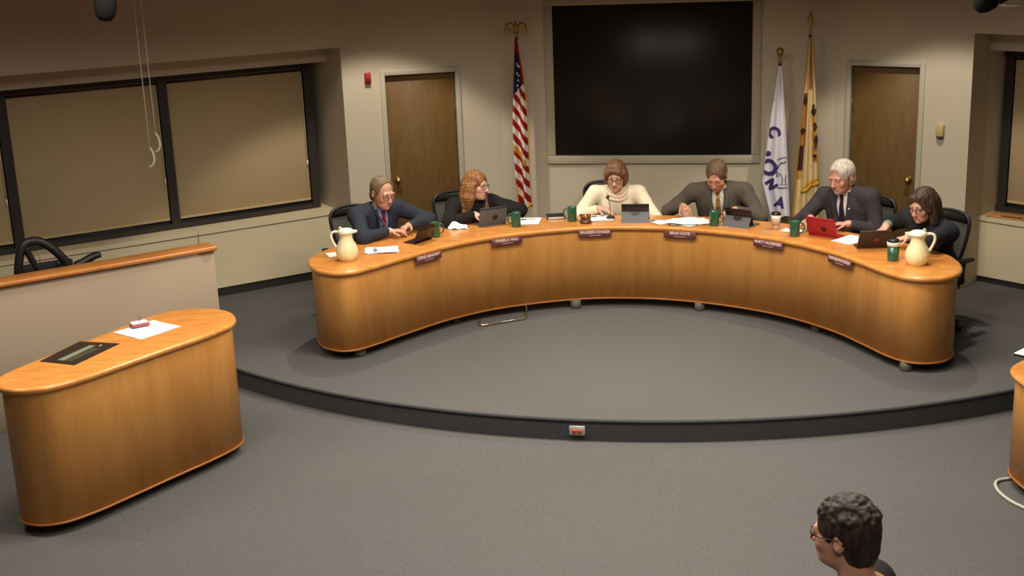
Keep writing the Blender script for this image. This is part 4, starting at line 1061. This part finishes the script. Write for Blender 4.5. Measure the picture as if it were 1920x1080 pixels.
tablet(.85, 2.19, -4, .265, .165, TABK, TABG, BLACKP, 'black tablet with a grey stand panel right of the man in grey brown', 20, 0)
tablet(1.575, 1.79, 12, .27, .19, TABR, TABR, TABRD, 'red tablet folio in front of the silver haired man', 24, 1, TABRD)
tablet(1.985, 1.40, 66, .26, .19, mat('dark_brown_folio', (66, 48, 36), .6), mat('dark_brown_folio_cover', (60, 44, 34), .6), BLACKP, 'dark brown tablet folio in front of the woman with the dark bob', 30, 1, BROWNW)
# mugs
def mug(x, y, ha, label, H=.135, rad=.043):
    t = thing('mug', label, 'mug', dpos(x, y), ha, 'dark green mugs')
    m = MB(); m.lathe([(0, 0), (rad * .93, 0), (rad, .006), (rad, H - .003), (rad * .985, H), (rad * .93, H - .001), (rad * .92, H - .02), (0, H - .022)], (0, 0, 0), 32, cap=False); m.build('cup', GREENM, t)
    c = MB(); c.lathe([(0, H - .0205), (rad * .915, H - .0205), (rad * .915, H - .022), (0, H - .0218)], (0, 0, 0), 24, cap=False); c.build('coffee', COFFEE, t)
    h = MB(); h.tube(spline([(rad - .004, 0, H * .82), (rad + .022, 0, H * .85), (rad + .036, 0, H * .66), (rad + .034, 0, H * .4), (rad + .018, 0, H * .24), (rad - .004, 0, H * .22)], 4, False), .0065, 8); h.build('handle', GREENM, t)
    return t
mug(-1.82, 1.60, R(15), 'dark green mug behind the black tablet at the left')
mug(-1.17, 2.05, R(170), 'dark green mug right of the auburn haired woman\'s tablet')
mug(-.69, 2.31, R(170), 'dark green mug left of the gavel')
mug(.632, 2.195, R(-5), 'dark green mug between the spread papers and a black tablet')
mug(1.345, 1.825, R(-10), 'dark green mug left of the red tablet')
# travel tumbler
t = thing('travel_tumbler', 'green travel tumbler with a pale band and black lid by the right pitcher', 'tumbler', dpos(2.115, 1.03), R(20))
m = MB(); m.lathe([(0, 0), (.040, 0), (.043, .005), (.047, .12), (0, .12)], (0, 0, 0), 32, cap=False); m.build('body', GREENM, t)
m = MB(); m.lathe([(.046, .12), (.0495, .121), (.0505, .15), (.046, .152), (0, .152)], (0, 0, 0), 32, cap=False); m.build('band', FLWHITE, t)
m = MB(); m.lathe([(.0, .151), (.046, .151), (.045, .168), (.036, .176), (0, .177)], (0, 0, 0), 32, cap=False); m.bevbox((0, .018, .182), (.02, .03, .012), .003); m.build('lid', BLACKP, t)
# paper coffee cup
t = thing('coffee_cup', 'paper coffee cup with a black lid and kraft sleeve', 'cup', dpos(1.18, 2.075), 0)
m = MB(); m.lathe([(0, 0), (.030, 0), (.042, .135), (0, .135)], (0, 0, 0), 28, cap=False); m.build('cup', FLWHITE, t)
m = MB(); m.lathe([(.0342, .04), (.0358, .04), (.0410, .105), (.0394, .105)], (0, 0, 0), 28, cap=False); m.build('sleeve', SLEEVEC, t)
m = MB(); m.lathe([(0, .134), (.044, .134), (.044, .142), (.038, .148), (.037, .156), (0, .156)], (0, 0, 0), 28, cap=False); m.build('lid', COFFEE, t)
# black pad beside the third mug
t = thing('notebook', 'closed black notebook with white page edges left of the third mug', 'notebook', dpos(-.87, 2.42), dface(-.87, 2.42))
MB().bevbox((0, 0, .014), (.15, .10, .024), .001, 1).build('pages', WHITEP, t)
m = MB(); m.bevbox((0, 0, .031), (.17, .115, .012), .003, 2); m.build('front_cover', BLACKP, t)
m = MB(); m.bevbox((0, 0, .0015), (.17, .115, .003), .001, 1); m.build('back_cover', BLACKP, t)
# gavel and its sound block
t = thing('sound_block', 'round walnut sound block under the gavel', 'sound block', dpos(-.55, 2.235), 0)
m = MB(); m.lathe([(0, 0), (.052, 0), (.054, .008), (.048, .024), (.044, .03), (0, .03)], (0, 0, 0), 32, cap=False); m.build('block', BROWNW, t)
m = MB(); m.lathe([(.0535, .009), (.0555, .01), (.0550, .016), (.051, .018)], (0, 0, 0), 32, cap=False); m.build('groove_ring', mat('walnut_dark', (62, 30, 16), .4), t)
t = thing('gavel', 'walnut gavel with a brass band resting on its sound block', 'gavel', dpos(-.55, 2.235, DZ + .0315), R(10))
m = MB(); m.lathe([(0, -.045), (.022, -.045), (.026, -.036), (.022, -.028), (.0245, -.02), (.0245, .02), (.022, .028), (.026, .036), (.022, .045), (0, .045)], (0, 0, 0), 24, cap=False); m.xform(Matrix.Translation((0, 0, .026)) @ Matrix.Rotation(R(90), 4, 'Y')); m.build('head', BROWNW, t)
m = MB(); m.lathe([(.0250, -.013), (.0262, -.013), (.0262, .013), (.0250, .013)], (0, 0, 0), 24, cap=False); m.xform(Matrix.Translation((0, 0, .026)) @ Matrix.Rotation(R(90), 4, 'Y')); m.build('brass_band', BRASS, t)
m = MB(); m.tube([(0, .02, .028), (0, .10, .024), (0, .19, .008), (0, .24, -.010)], [.007, .009, .008, .010], 10); m.build('handle', BROWNW, t)
# microphone in front of the woman in cream
t = thing('desk_microphone', 'thin gooseneck desk microphone before the woman in cream', 'microphone', dpos(-.345, 2.42, DZ + .009), dface(-.345, 2.42))
m = MB(); m.lathe([(0, 0), (.04, 0), (.04, .01), (.03, .018), (0, .02)], (0, 0, 0), 24, cap=False); m.build('base', BLACKP, t)
m = MB(); m.tube(spline([(.0, 0, .015), (.0, -.005, .08), (-.008, -.015, .15), (-.02, -.02, .19)], 5, False), .0035, 8); m.build('gooseneck', DARKG, t)
m = MB(); m.ball((-.023, -.02, .204), (.015, .015, .018), 12); m.build('capsule', BLACKP, t)
# pen in the writing hand
t = thing('pen', 'slim pen held by the man in the grey brown suit', 'pen', (0, 0, 0), 0)
hp = L2W(.285, 2.47); 
m = MB(); m.tube([(0, 0, 0), (.012, .03, .05), (.03, .075, .125)], [.0015, .005, .0045], 8); m.build('barrel', STEEL, t); t.location = (hp.x, hp.y, DZ + .012)

# nameplates on the front of the desk
def front_at(x):
    best = min(range(len(out)), key=lambda i: abs(out[i][0] - x) + (0 if out[i][1] < 2.2 and math.hypot(*out[i]) < 2.35 or abs(out[i][0]) > 1.9 and out[i][1] < 1.2 else 9))
    return best
def plate(px, body, small, label):
    i = front_at(px); body_ = inset(out if sum(out[k][0] * out[(k + 1) % len(out)][1] - out[(k + 1) % len(out)][0] * out[k][1] for k in range(len(out))) > 0 else out[::-1], 0.0)
    p = np.array(out[i]); d = np.array(out[(i + 1) % len(out)]) - np.array(out[i - 1]); d /= np.linalg.norm(d)
    if d[0] < 0: d = -d
    ang = math.atan2(d[1], d[0]); n_ = np.array([d[1], -d[0]])          # n_ points out of the crescent's inner face
    q = p + n_ * .012
    w_ = L2W(*q)
    t = thing('nameplate', label, 'nameplate', (w_.x, w_.y, DZ - .036), ang + AX, 'purple nameplates along the desk front')
    m = MB(); m.bevbox((0, 0, -.026), (.30, .006, .064), .002, 1); m.build('plate', PLATE, t)
    m = MB(); m.bevbox((0, .012, -.0075), (.30, .022, .003), .001, 1); m.build('clip', PLATE, t)
    m = MB(); m.box((0, -.0036, -.044), (small, .0008, .007)); m.build('small_print_line', PLTXT2, t)
    for txt, size, z in ((body, .036, -.014),):
        V, Fc = text_mesh(txt, size, .0006, bold=.0008)
        wd = max(v.x for v in V) - min(v.x for v in V); k = min(1, .27 / wd)
        m = MB(); m.add([(v.x * k, -.0036 - v.z, v.y + z) for v in V], Fc); m.build('lettering', PLTXT, t)
PLS = [(-1.77, 'STEVE ARNOSKY', .11, 'purple nameplate before the man in the navy suit'), (-1.225, 'PAMELA HALL', .11, 'purple nameplate before the woman with auburn hair'), (-.40, 'MAUREEN DONKER', .11, 'purple nameplate before the woman in the cream sweater'),
       (.375, 'BRAD KAYE', .11, 'purple nameplate before the man in the grey brown suit'), (1.11, 'MARTY WAZBINSKI', .11, 'purple nameplate before the silver haired man'), (1.735, 'DIANE BROWN WILHELM', .11, 'purple nameplate before the woman with the dark bob')]
for a in PLS: plate(*a)

# chrome foot rail peeping out under the desk, and the outlet in the dais riser
t = thing('chrome_rail', 'thin chrome floor rail peeping out under the council desk', 'rail', (-.276, 11.065, 0), 0)
m = MB(); m.tube(spline([(-.03, .2, .012), (-.03, .06, .012), (.0, .0, .012), (.17, .07, .012), (.34, .135, .012), (.385, .17, .014), (.40, .24, .03), (.40, .42, .06)], 5, False), .009, 10); m.build('bent_tube', CHROME, t)
m = MB(); m.tube([(.02, .008, .012), (.05, .02, .012)], .012, 10); m.build('red_sleeve', REDB, t)
oa = math.atan2(.447 - DC[0], DC[1] - 8.773)
ox_, oy_ = DC[0] + DR * math.sin(oa), DC[1] - DR * math.cos(oa)
t = thing('floor_outlet', 'metal outlet box with two red sockets in the dais riser', 'outlet', (ox_, oy_, -.085), oa)
MB().bevbox((0, -.012, 0), (.115, .024, .07), .003, 1).build('faceplate', PLATEM, t)
for sx in (-1, 1):
    m = MB(); m.lathe([(0, 0), (.017, 0), (.016, .006), (0, .006)], (0, 0, 0), 20, cap=False); m.xform(Matrix.Translation((sx * .02, -.024, -.005)) @ Matrix.Rotation(R(90), 4, 'X')); sk = m.build('socket', REDO, t)
    m = MB()
    for o in (-.005, .005): m.box((sx * .02 + o, -.0305, -.003), (.002, .001, .008))
    m.build('slots', BLACKP, sk)

# ------------------------------------------------------------------ things on the left desk, and behind the partition
LZ = .83
t = papers(0, 0, math.atan2(8.819 - 8.542, -2.552 + 2.768) + R(90), 2, 'large white sheet on the left curved desk', .0, (.30, .34), 'paper', False, pos=(-2.54, 8.575, LZ))
t = thing('small_microphone', 'small white and red desk microphone on the large sheet of the left desk', 'microphone', (-2.612, 8.647, LZ + .009), R(35))
m = MB(); m.bevbox((0, 0, .012), (.13, .075, .022), .01, 3); m.build('base', mat('mauve_red', (150, 70, 76), .4), t)
m = MB(); m.bevbox((0, 0.004, .028), (.11, .06, .014), .006, 3); m.build('cover', WHITEP, t)
m = MB(); m.tube([(0, 0, .03), (.01, .0, .06)], .003, 8); m.ball((.011, 0, .064), .006, 8); m.build('stem', BROWNW, t)
# chair behind the partition: two looped arms and a headrest wing
t = thing('office_chair', 'black chair with looped arms partly hidden behind the partition', 'chair', (-3.76, 10.44, ZF + .0), R(30))
def Z(v): return v - ZF
for nm, path, r_ in (('arm_loop', [(-.40, -.42, .55), (-.41, -.46, .9), (-.39, -.47, 1.18), (-.33, -.47, 1.34), (-.22, -.47, 1.36), (-.10, -.47, 1.26), (.0, -.46, 1.10), (.04, -.45, .95)], .034),
                     ('arm_brace', [(-.32, -.45, 1.32), (-.26, -.44, 1.16), (-.20, -.43, 1.05), (-.17, -.42, .95)], .026), ('arm_brace', [(-.08, -.46, 1.17), (-.11, -.44, 1.06), (-.12, -.44, .95)], .022)):
    m = MB(); m.tube(spline(path, 5, False), r_, 12); m.build(nm, BLACKP, t)
m = MB(); m.tube(spline([(.05, -.40, 1.10), (.12, -.40, 1.12), (.20, -.40, 1.155), (.26, -.40, 1.16)], 4, False), [.03, .034, .034, .034, .034, .034, .034, .032, .03, .028, .026, .024, .02], 10); m.build('armrest', BLACKP, t)
m = MB(); m.tube([(.14, -.40, 1.11), (.13, -.36, .9), (.1, -.3, .55)], .025, 8); m.build('arm_post', BLACKP, t)
MB().bevbox((-.1, -.15, .46), (.52, .5, .09), .03, 3).build('seat', CHFAB, t)
m = MB(); m.bevbox((-.1, .1, .78), (.46, .06, .55), .025, 3); m.build('backrest', CHFAB, t)
m = MB(); m.tube([(-.1, -.15, .1), (-.1, -.15, .42)], .03, 10); m.build('gas_column', BLACKP, t)
for k in range(5):
    q = 2 * math.pi * k / 5; m = MB(); m.tube([(-.1, -.15, .1), (-.1 + .28 * math.cos(q), -.15 + .28 * math.sin(q), .06)], [.028, .018], 8); m.ball((-.1 + .28 * math.cos(q), -.15 + .28 * math.sin(q), .032), .032, 10); m.build('base_leg', BLACKP, t)
# cable by the right desk, paper on it, folder on the right sill
m = MB(); m.tube(spline([(3.45, 7.75, ZF + .012), (3.25, 7.76, ZF + .012), (3.11, 7.725, ZF + .012), (3.06, 7.60, ZF + .012), (3.07, 7.45, ZF + .012), (3.12, 7.32, ZF + .012), (3.25, 7.1, ZF + .012), (3.4, 6.8, ZF + .012)], 6, False), .011, 8)
tag(m.build('floor_cable', GREYP), 'grey cable looping over the carpet by the right desk', 'cable')
t = thing('binder', 'white paper on a black binder at the right frame edge on the right desk', 'binder', (3.47, 8.0, .775 + ZF), R(-48))
MB().bevbox((0, 0, .008), (.26, .32, .016), .003, 1).build('cover', BLACKP, t); MB().bevbox((.0, -.008, .019), (.25, .31, .006), .001, 1).build('sheet', WHITEP, t)
t = thing('folder', 'brown folder lying on the right window sill', 'folder', (4.70, 11.83, .645), R(-45))
MB().bevbox((0, 0, .009), (.36, .22, .014), .003, 1).build('cover', BOOKB, t)
m = MB(); m.bevbox((.06, -.085, .020), (.20, .04, .008), .003, 1); m.build('flap', mat('folder_dark', (110, 66, 34), .7), t)

# ------------------------------------------------------------------ ceiling hung items: two pull cords and two track spotlights
for (x, y, z), lab, lp in (((-3.03, 10.91, 1.585), 'longer white pull cord hanging in front of the left window', -1), ((-2.985, 10.97, 1.70), 'shorter white pull cord hanging in front of the left window', -1)):
    t = thing('pull_cord', lab, 'cord', (x, y, z), 0, 'white pull cords by the left window')
    m = MB(); m.tube([(0, 0, ZC - z), (0, 0, .16)], .0045, 6); m.build('cord', CORDW, t)
    m = MB(); m.tube(spline([(0, 0, .16), (.022, -.005, .12), (.03, -.01, .06), (.012, -.01, .015), (-.02, -.005, 0)], 5, False), .009, 8); m.build('looped_end', CORDW, t)
def tracklight(pos, aim, label, L=.2, r_=.075):
    t = thing('track_light', label, 'spotlight', pos, 0)
    d = Vector(aim).normalized(); q = Vector((0, 0, 1)).rotation_difference(d).to_matrix().to_4x4()
    m = MB(); m.lathe([(0, -L), (r_ * .5, -L * .98), (r_ * .85, -L * .8), (r_, -L * .5), (r_, 0), (r_ * .9, 0), (r_ * .85, -.03), (0, -.03)], (0, 0, 0), 28, cap=False); m.xform(q); m.build('lamp_can', LAMPK, t)
    m = MB(); m.tube([(0, 0, .06), (0, 0, ZC - pos[2])], .012, 8); m.build('stem', LAMPK, t)
    m = MB(); m.tube([(-r_ - .012, 0, 0), (-r_ - .012, 0, .09), (0, 0, .13), (r_ + .012, 0, .09), (r_ + .012, 0, 0)], .008, 8); m.build('yoke', LAMPK, t)
    return t
tracklight((-2.446, 8.208, 3.115), (.1, .15, 1), 'black ceiling spotlight at the top left', .16, .068)
t = tracklight((3.03, 8.15, 2.885), (.75, .45, .25), 'black ceiling spotlight on a bracket at the top right', .12, .06)
m = MB(); m.tube([(.06, .02, .0), (.14, .04, .035), (.20, .05, .03)], .032, 12); m.build('rear_housing', LAMPK, t)
m = MB(); m.tube([(.06, 0, -.035), (.19, 0, -.045), (.195, 0, .05)], .005, 6); m.build('wire_bracket', STEEL, t)

# ------------------------------------------------------------------ flags
nS = np.array([dS[1], -dS[0]])
def flag_pole(px, py, H, label, finial, group='flags on poles along the back wall'):
    t = thing('flag', label, 'flag', (px, py, 0), angS, group)
    m = MB(); m.lathe([(0, 0), (.115, 0), (.115, .012), (.10, .03), (.05, .045), (.03, .09), (0, .09)], (0, 0, 0), 28, cap=False); m.build('stand', GOLDM, t)
    m = MB(); m.tube([(0, 0, .06), (0, 0, H)], .014, 10); m.build('pole', POLEW, t)
    m = MB()
    if finial == 'ball': m.lathe([(0, 0), (.018, 0), (.012, .03), (.012, .07), (.03, .075), (.012, .082)], (0, 0, H), 16, cap=False); m.ball((0, 0, H + .115), .037, 16)
    elif finial == 'spear': m.lathe([(0, 0), (.016, 0), (.010, .03), (.010, .10), (.022, .115), (.03, .15), (.012, .20), (0, .23)], (0, 0, H), 14, cap=False)
    else:                                                            # spread eagle
        m.lathe([(0, 0), (.02, 0), (.012, .02), (.028, .04), (.012, .05)], (0, 0, H), 14, cap=False)
        m.ball((0, 0, H + .085), (.022, .022, .045), 12); m.ball((0, -.01, H + .14), .016, 10); m.tube([(0, -.02, H + .14), (0, -.04, H + .134)], [.007, .002], 6)
        for s in (-1, 1): m.tube([(s * .012, 0, H + .09), (s * .05, 0, H + .13), (s * .085, 0, H + .12), (s * .10, 0, H + .06), (s * .102, 0, H + .03)], [.014, .02, .02, .014, .004], 8)
    m.build('finial', GOLDM, t)
    return t
def cloth(t, name, f, zs, na, mats, pick, th=.004):
    """hanging cloth: f(a, z) gives x and y (y negative is towards the room) for a from 0 to 1"""
    V = []; nz = len(zs)
    for z in zs:
        for i in range(na + 1): x, y = f(i / na, z)[:2]; V.append((x, y, z))
    Fc = [(k * (na + 1) + i, k * (na + 1) + i + 1, (k + 1) * (na + 1) + i + 1, (k + 1) * (na + 1) + i) for k in range(nz - 1) for i in range(na)]
    m = MB(); o = len(V)
    m.v = V + [(x, y + th, z) for x, y, z in V]
    for k in range(nz - 1):
        for i in range(na):
            mi = pick((i + .5) / na, (zs[k] + zs[k + 1]) / 2); q = Fc[k * na + i]
            m.f.append(list(q)); m.mi.append(mi); m.sm.append(True); m.f.append([o + j for j in q[::-1]]); m.mi.append(mi); m.sm.append(True)
    ob = m.build(name, mats, t)
    return ob
# national flag with gold fringe, gathered round its pole
t = flag_pole(.134, 12.889, 2.40, 'red white and blue striped flag with gold fringe left of the screen', 'eagle')
def us(a, z):
    k = np.clip((2.38 - z) / 1.75, 0, 1); lft = -.008 - .045 * min(1, k * 2.2) + .06 * max(0, k - .55); rgt = .012 + .135 * k + .03 * math.sin(k * 5)
    x = lft + (rgt - lft) * a; y = -.035 - (.010 + .035 * k) * math.sin(a * 2 * math.pi * 1.6 + .5 + k) - .02 * k
    return x, y
def us_pick(a, z):
    x = us(a, z)[0]
    q = z + 1.6 * (x + .03)
    if a > .94 or (abs(q - 1.30) < .03 and a < .8) or (z < .95 and a < .1): return 3
    if z > 2.24: return 0
    if z > 1.84 + .12 * a: return 2 if a < .78 else 0
    return 0 if int(math.floor(q / .072)) % 2 else 1
ob = cloth(t, 'flag_cloth', us, np.linspace(2.38, .70, 210), 64, [FLRED, FLWHITE, FLBLUE, FLGOLD], us_pick)
for a, z in ((.35, 2.14), (.62, 2.12), (.30, 2.05), (.42, 1.98), (.3, 1.93), (.55, 2.03), (.4, 1.89)):
    x, y = us(a, z); m = MB(); P_ = [(x + (.017 if k % 2 == 0 else .007) * math.sin(k * math.pi / 5), (.017 if k % 2 == 0 else .007) * math.cos(k * math.pi / 5)) for k in range(10)]
    m.add([(px, y - .007, z + pz) for px, pz in P_] + [(px, y - .004, z + pz) for px, pz in P_], [list(range(10))[::-1]] + [(i, (i + 1) % 10, 10 + (i + 1) % 10, 10 + i) for i in range(10)]); m.build('star', FLWHITE, ob)
m = MB(); m.tube([(x, y - .004, z) for x, y, z in [(*us(a, .71 + .02 * math.sin(a * 9)), .71 + .02 * math.sin(a * 9)) for a in np.linspace(.02, .98, 12)]], .016, 8); m.build('fringe', FLGOLD, t)
# white city flag with purple lettering and tree emblem
t = flag_pole(2.631, 12.38, 2.10, 'white flag with purple lettering and a round tree emblem', 'ball')
def cf(a, z):
    k = np.clip((2.08 - z) / 1.42, 0, 1.1)
    lft = -.012 - .17 * k ** .9 if k < .78 else -.012 - .17 * .78 ** .9 + .35 * (k - .78); rgt = .014 + .105 * k ** .8
    x = lft + (rgt - lft) * a; y = -.03 - .02 * k - (.008 + .035 * k) * math.cos((a - .48) * 2 * math.pi * 1.5) * .8
    return x, y
ob = cloth(t, 'flag_cloth', cf, np.linspace(2.08, .62, 70), 30, [CITYW], lambda a, z: 0)
def on_flag(fn, pts, off=-.006):
    res = []
    for x, z in pts:
        l, r_ = fn(0, z)[0], fn(1, z)[0]; a = min(1, max(0, (x - l) / (r_ - l))); res.append((x, fn(a, z)[1] + off, z))
    return res
def flag_text(ch, x, z, size, rot_, mt, fn=cf, bold=.006):
    V, Fc = text_mesh(ch, size, .0, bold=bold); c, s_ = math.cos(rot_), math.sin(rot_)
    bm = bmesh.new(); vs = [bm.verts.new((x + v.x * c - v.y * s_, 0, z + v.x * s_ + v.y * c)) for v in V]
    for f_q in Fc:
        try: bm.faces.new([vs[k] for k in f_q])
        except ValueError: pass
    bmesh.ops.triangulate(bm, faces=list(bm.faces))
    for _ in range(5):
        lg = [e for e in bm.edges if e.calc_length() > .014]
        if not lg: break
        bmesh.ops.subdivide_edges(bm, edges=lg, cuts=1); bmesh.ops.triangulate(bm, faces=list(bm.faces))
    bad = [f_q for f_q in bm.faces if not (fn(0, f_q.calc_center_median().z)[0] + .004 < f_q.calc_center_median().x < fn(1, f_q.calc_center_median().z)[0] - .004)]
    bmesh.ops.delete(bm, geom=bad, context='FACES'); bm.verts.index_update()
    m = MB(); m.add(on_flag(fn, [(v.co.x, v.co.z) for v in bm.verts]), [[v.index for v in f_q.verts] for f_q in bm.faces]); bm.free()
    return m.build('lettering', mt, t)
flag_text('C', -.05, 1.45, .15, R(-70), CITYP, bold=.007); flag_text('.', -.045, 1.27, .24, R(-60), CITYP, bold=.012); flag_text('O', -.095, 1.10, .21, R(-35), CITYP, bold=.009); flag_text('N', -.065, .94, .12, R(-55), CITYP, bold=.009)
flag_text('A', .02, .76, .14, R(-15), CITYP); flag_text('i', -.07, 1.76, .05, R(-80), CITYK)
def ring(cx, cz, r_, wd, mt, nm, fn=cf, n=40):
    o = on_flag(fn, [(cx + r_ * math.cos(q), cz + r_ * math.sin(q)) for q in np.linspace(0, 2 * math.pi, n)]); i_ = on_flag(fn, [(cx + (r_ - wd) * math.cos(q), cz + (r_ - wd) * math.sin(q)) for q in np.linspace(0, 2 * math.pi, n)])
    m = MB(); m.add(o + i_, [(k, k + 1, n + k + 1, n + k) for k in range(n - 1)]); m.build(nm, mt, t)
def inkline(pts, wd, mt, nm, fn=cf):
    sp2 = pts; L_, R_ = [], []
    for k in range(len(sp2)):
        a = np.array(sp2[max(k - 1, 0)]); b = np.array(sp2[min(k + 1, len(sp2) - 1)]); d = (b - a) / max(np.linalg.norm(b - a), 1e-6); n_ = np.array([-d[1], d[0]]) * wd / 2
        L_.append(tuple(np.array(sp2[k]) + n_)); R_.append(tuple(np.array(sp2[k]) - n_))
    n = len(sp2); m = MB(); m.add(on_flag(fn, L_, -.009) + on_flag(fn, R_, -.009), [(k, k + 1, n + k + 1, n + k) for k in range(n - 1) if all(fn(0, p[1])[0] < p[0] < fn(1, p[1])[0] for p in (L_[k], R_[k], L_[k + 1], R_[k + 1]))]); m.build(nm, mt, t)
ec, ez, er = .062, 1.05, .15
for q0, q1 in ((R(62), R(118)), (R(242), R(290))): inkline([(ec + er * math.cos(q), ez + er * math.sin(q)) for q in np.linspace(q0, q1, 16)], .007, CITYK, 'emblem_ring')
inkline([(ec + (.075 + .008 * math.sin(11 * q)) * math.cos(q), ez + .02 + (.085 + .009 * math.cos(9 * q)) * math.sin(q)) for q in np.linspace(R(-30), R(215), 46)], .009, CITYK, 'emblem_tree_crown')
inkline([(ec - .02, ez - .11), (ec - .018, ez - .06), (ec - .03, ez - .02), (ec - .055, ez)], .006, CITYK, 'emblem_trunk'); inkline([(ec + .012, ez - .11), (ec + .006, ez - .06), (ec + .015, ez - .02), (ec + .035, ez)], .006, CITYK, 'emblem_trunk')
inkline([(ec - .045, ez - .11), (ec + .035, ez - .113)], .005, CITYK, 'emblem_ground')
# cream and gold state flag
t = flag_pole(2.90, 12.325, 2.36, 'cream and gold fringed flag with brown seal right of the white flag', 'spear')
def sf(a, z):
    k = np.clip((2.34 - z) / 1.75, 0, 1.05)
    lft = -.016 - .125 * k ** 1.1; rgt = .018 + .115 * k ** .75
    x = lft + (rgt - lft) * a; y = -.03 - .02 * k - (.008 + .032 * k) * math.cos(a * 2 * math.pi * 2.2 + .6)
    return x, y
def sf_pick(a, z):
    if z < .86 + .16 * a and z > .80 + .16 * a and a > .3: return 1
    if a > .96 or a < .05: return 1
    if a < .33 and 1.32 < z < 1.82: return 2
    if a < .28 and 1.08 < z < 1.32: return 3
    if a < .25 and .98 < z < 1.08: return 1
    if .72 < a < .95 and 1.15 < z < 1.62: return 1 if int(z * 26) % 3 else 2
    if z > 1.85 and .4 < a < .75: return 2
    return 0
cloth(t, 'flag_cloth', sf, np.linspace(2.34, .62, 100), 36, [FLCREAM, FLGOLD, FLTAN, FLBROWN], sf_pick)
for a, z, sx, sz in ((.80, 1.66, .022, .05), (.86, 1.50, .018, .04), (.9, 1.36, .02, .06), (.18, 1.76, .015, .05), (.16, 1.46, .02, .03), (.84, 1.22, .02, .02)):
    x, y = sf(a, z); pts = [(x + sx * (1 + .3 * math.sin(3 * q + z * 9)) * math.cos(q), z + sz * (1 + .25 * math.cos(4 * q)) * math.sin(q)) for q in np.linspace(0, 2 * math.pi, 14, endpoint=False)]
    m = MB(); m.add(on_flag(sf, pts, -.016), [list(range(14))]); m.build('seal_figure', FLBROWN, t)
m = MB(); m.tube([(x, sf(a, 0)[1] if False else y - .004, z) for x, y, z in [(*sf(a, .875 + .14 * a - .05), .875 + .14 * a - .05) for a in np.linspace(.3, .98, 14)]], .014, 8); m.build('fringe', FLGOLD, t)

# ------------------------------------------------------------------ man standing in the foreground
def curly(S, h2, RH, hs, c):
    r2 = np.random.default_rng(3)
    for k in range(300):
        q = r2.uniform(0, 2 * math.pi); ph = r2.uniform(0, 1) ** .8 * 1.25
        p = np.array((.086 * math.sin(ph) * math.cos(q), .018 + .106 * math.sin(ph) * math.sin(q), .036 + .098 * math.cos(ph)))
        if p[1] < -.085: continue
        S.el(h2(p), np.array((.0095, .0095, .011)) * hs * r2.uniform(.7, 1.5), RH.T, .004)
fr_loc = (1.068, 3.735, ZF - .0)
TS = fabric('jacket_black', (40, 30, 32), .1)
OLV = fabric('collar_tan', (150, 120, 76), .1)
person('person', 'man with short dark curly hair and glasses in the foreground seen from behind', fr_loc, R(-120), P=(0, .02, 1.0), head=(0, -.04, 1.675), hyaw=-8, hpitch=4, hs=.95, sw=.15, g=1.0, seated=False, vox=.0052,
       outfit=dict(kind='sweater', top=TS, top2=TS, trousers=TROU, neck=.045, collar=OLV), ndrop=.155, skin=(216, 158, 130), specs=(mat('glasses_purple', (46, 26, 40), .3), .0024), brow=(40, 30, 24),
       hair=hair_cap((62, 48, 38), (26, 20, 16), .012, ((0, -.135, -.03), (.085, .085, .115)), extra=lambda S, h2, RH, hs, c: curly(S, h2, RH, hs, c), amp=.0012, h=.0042, nape=-.085))
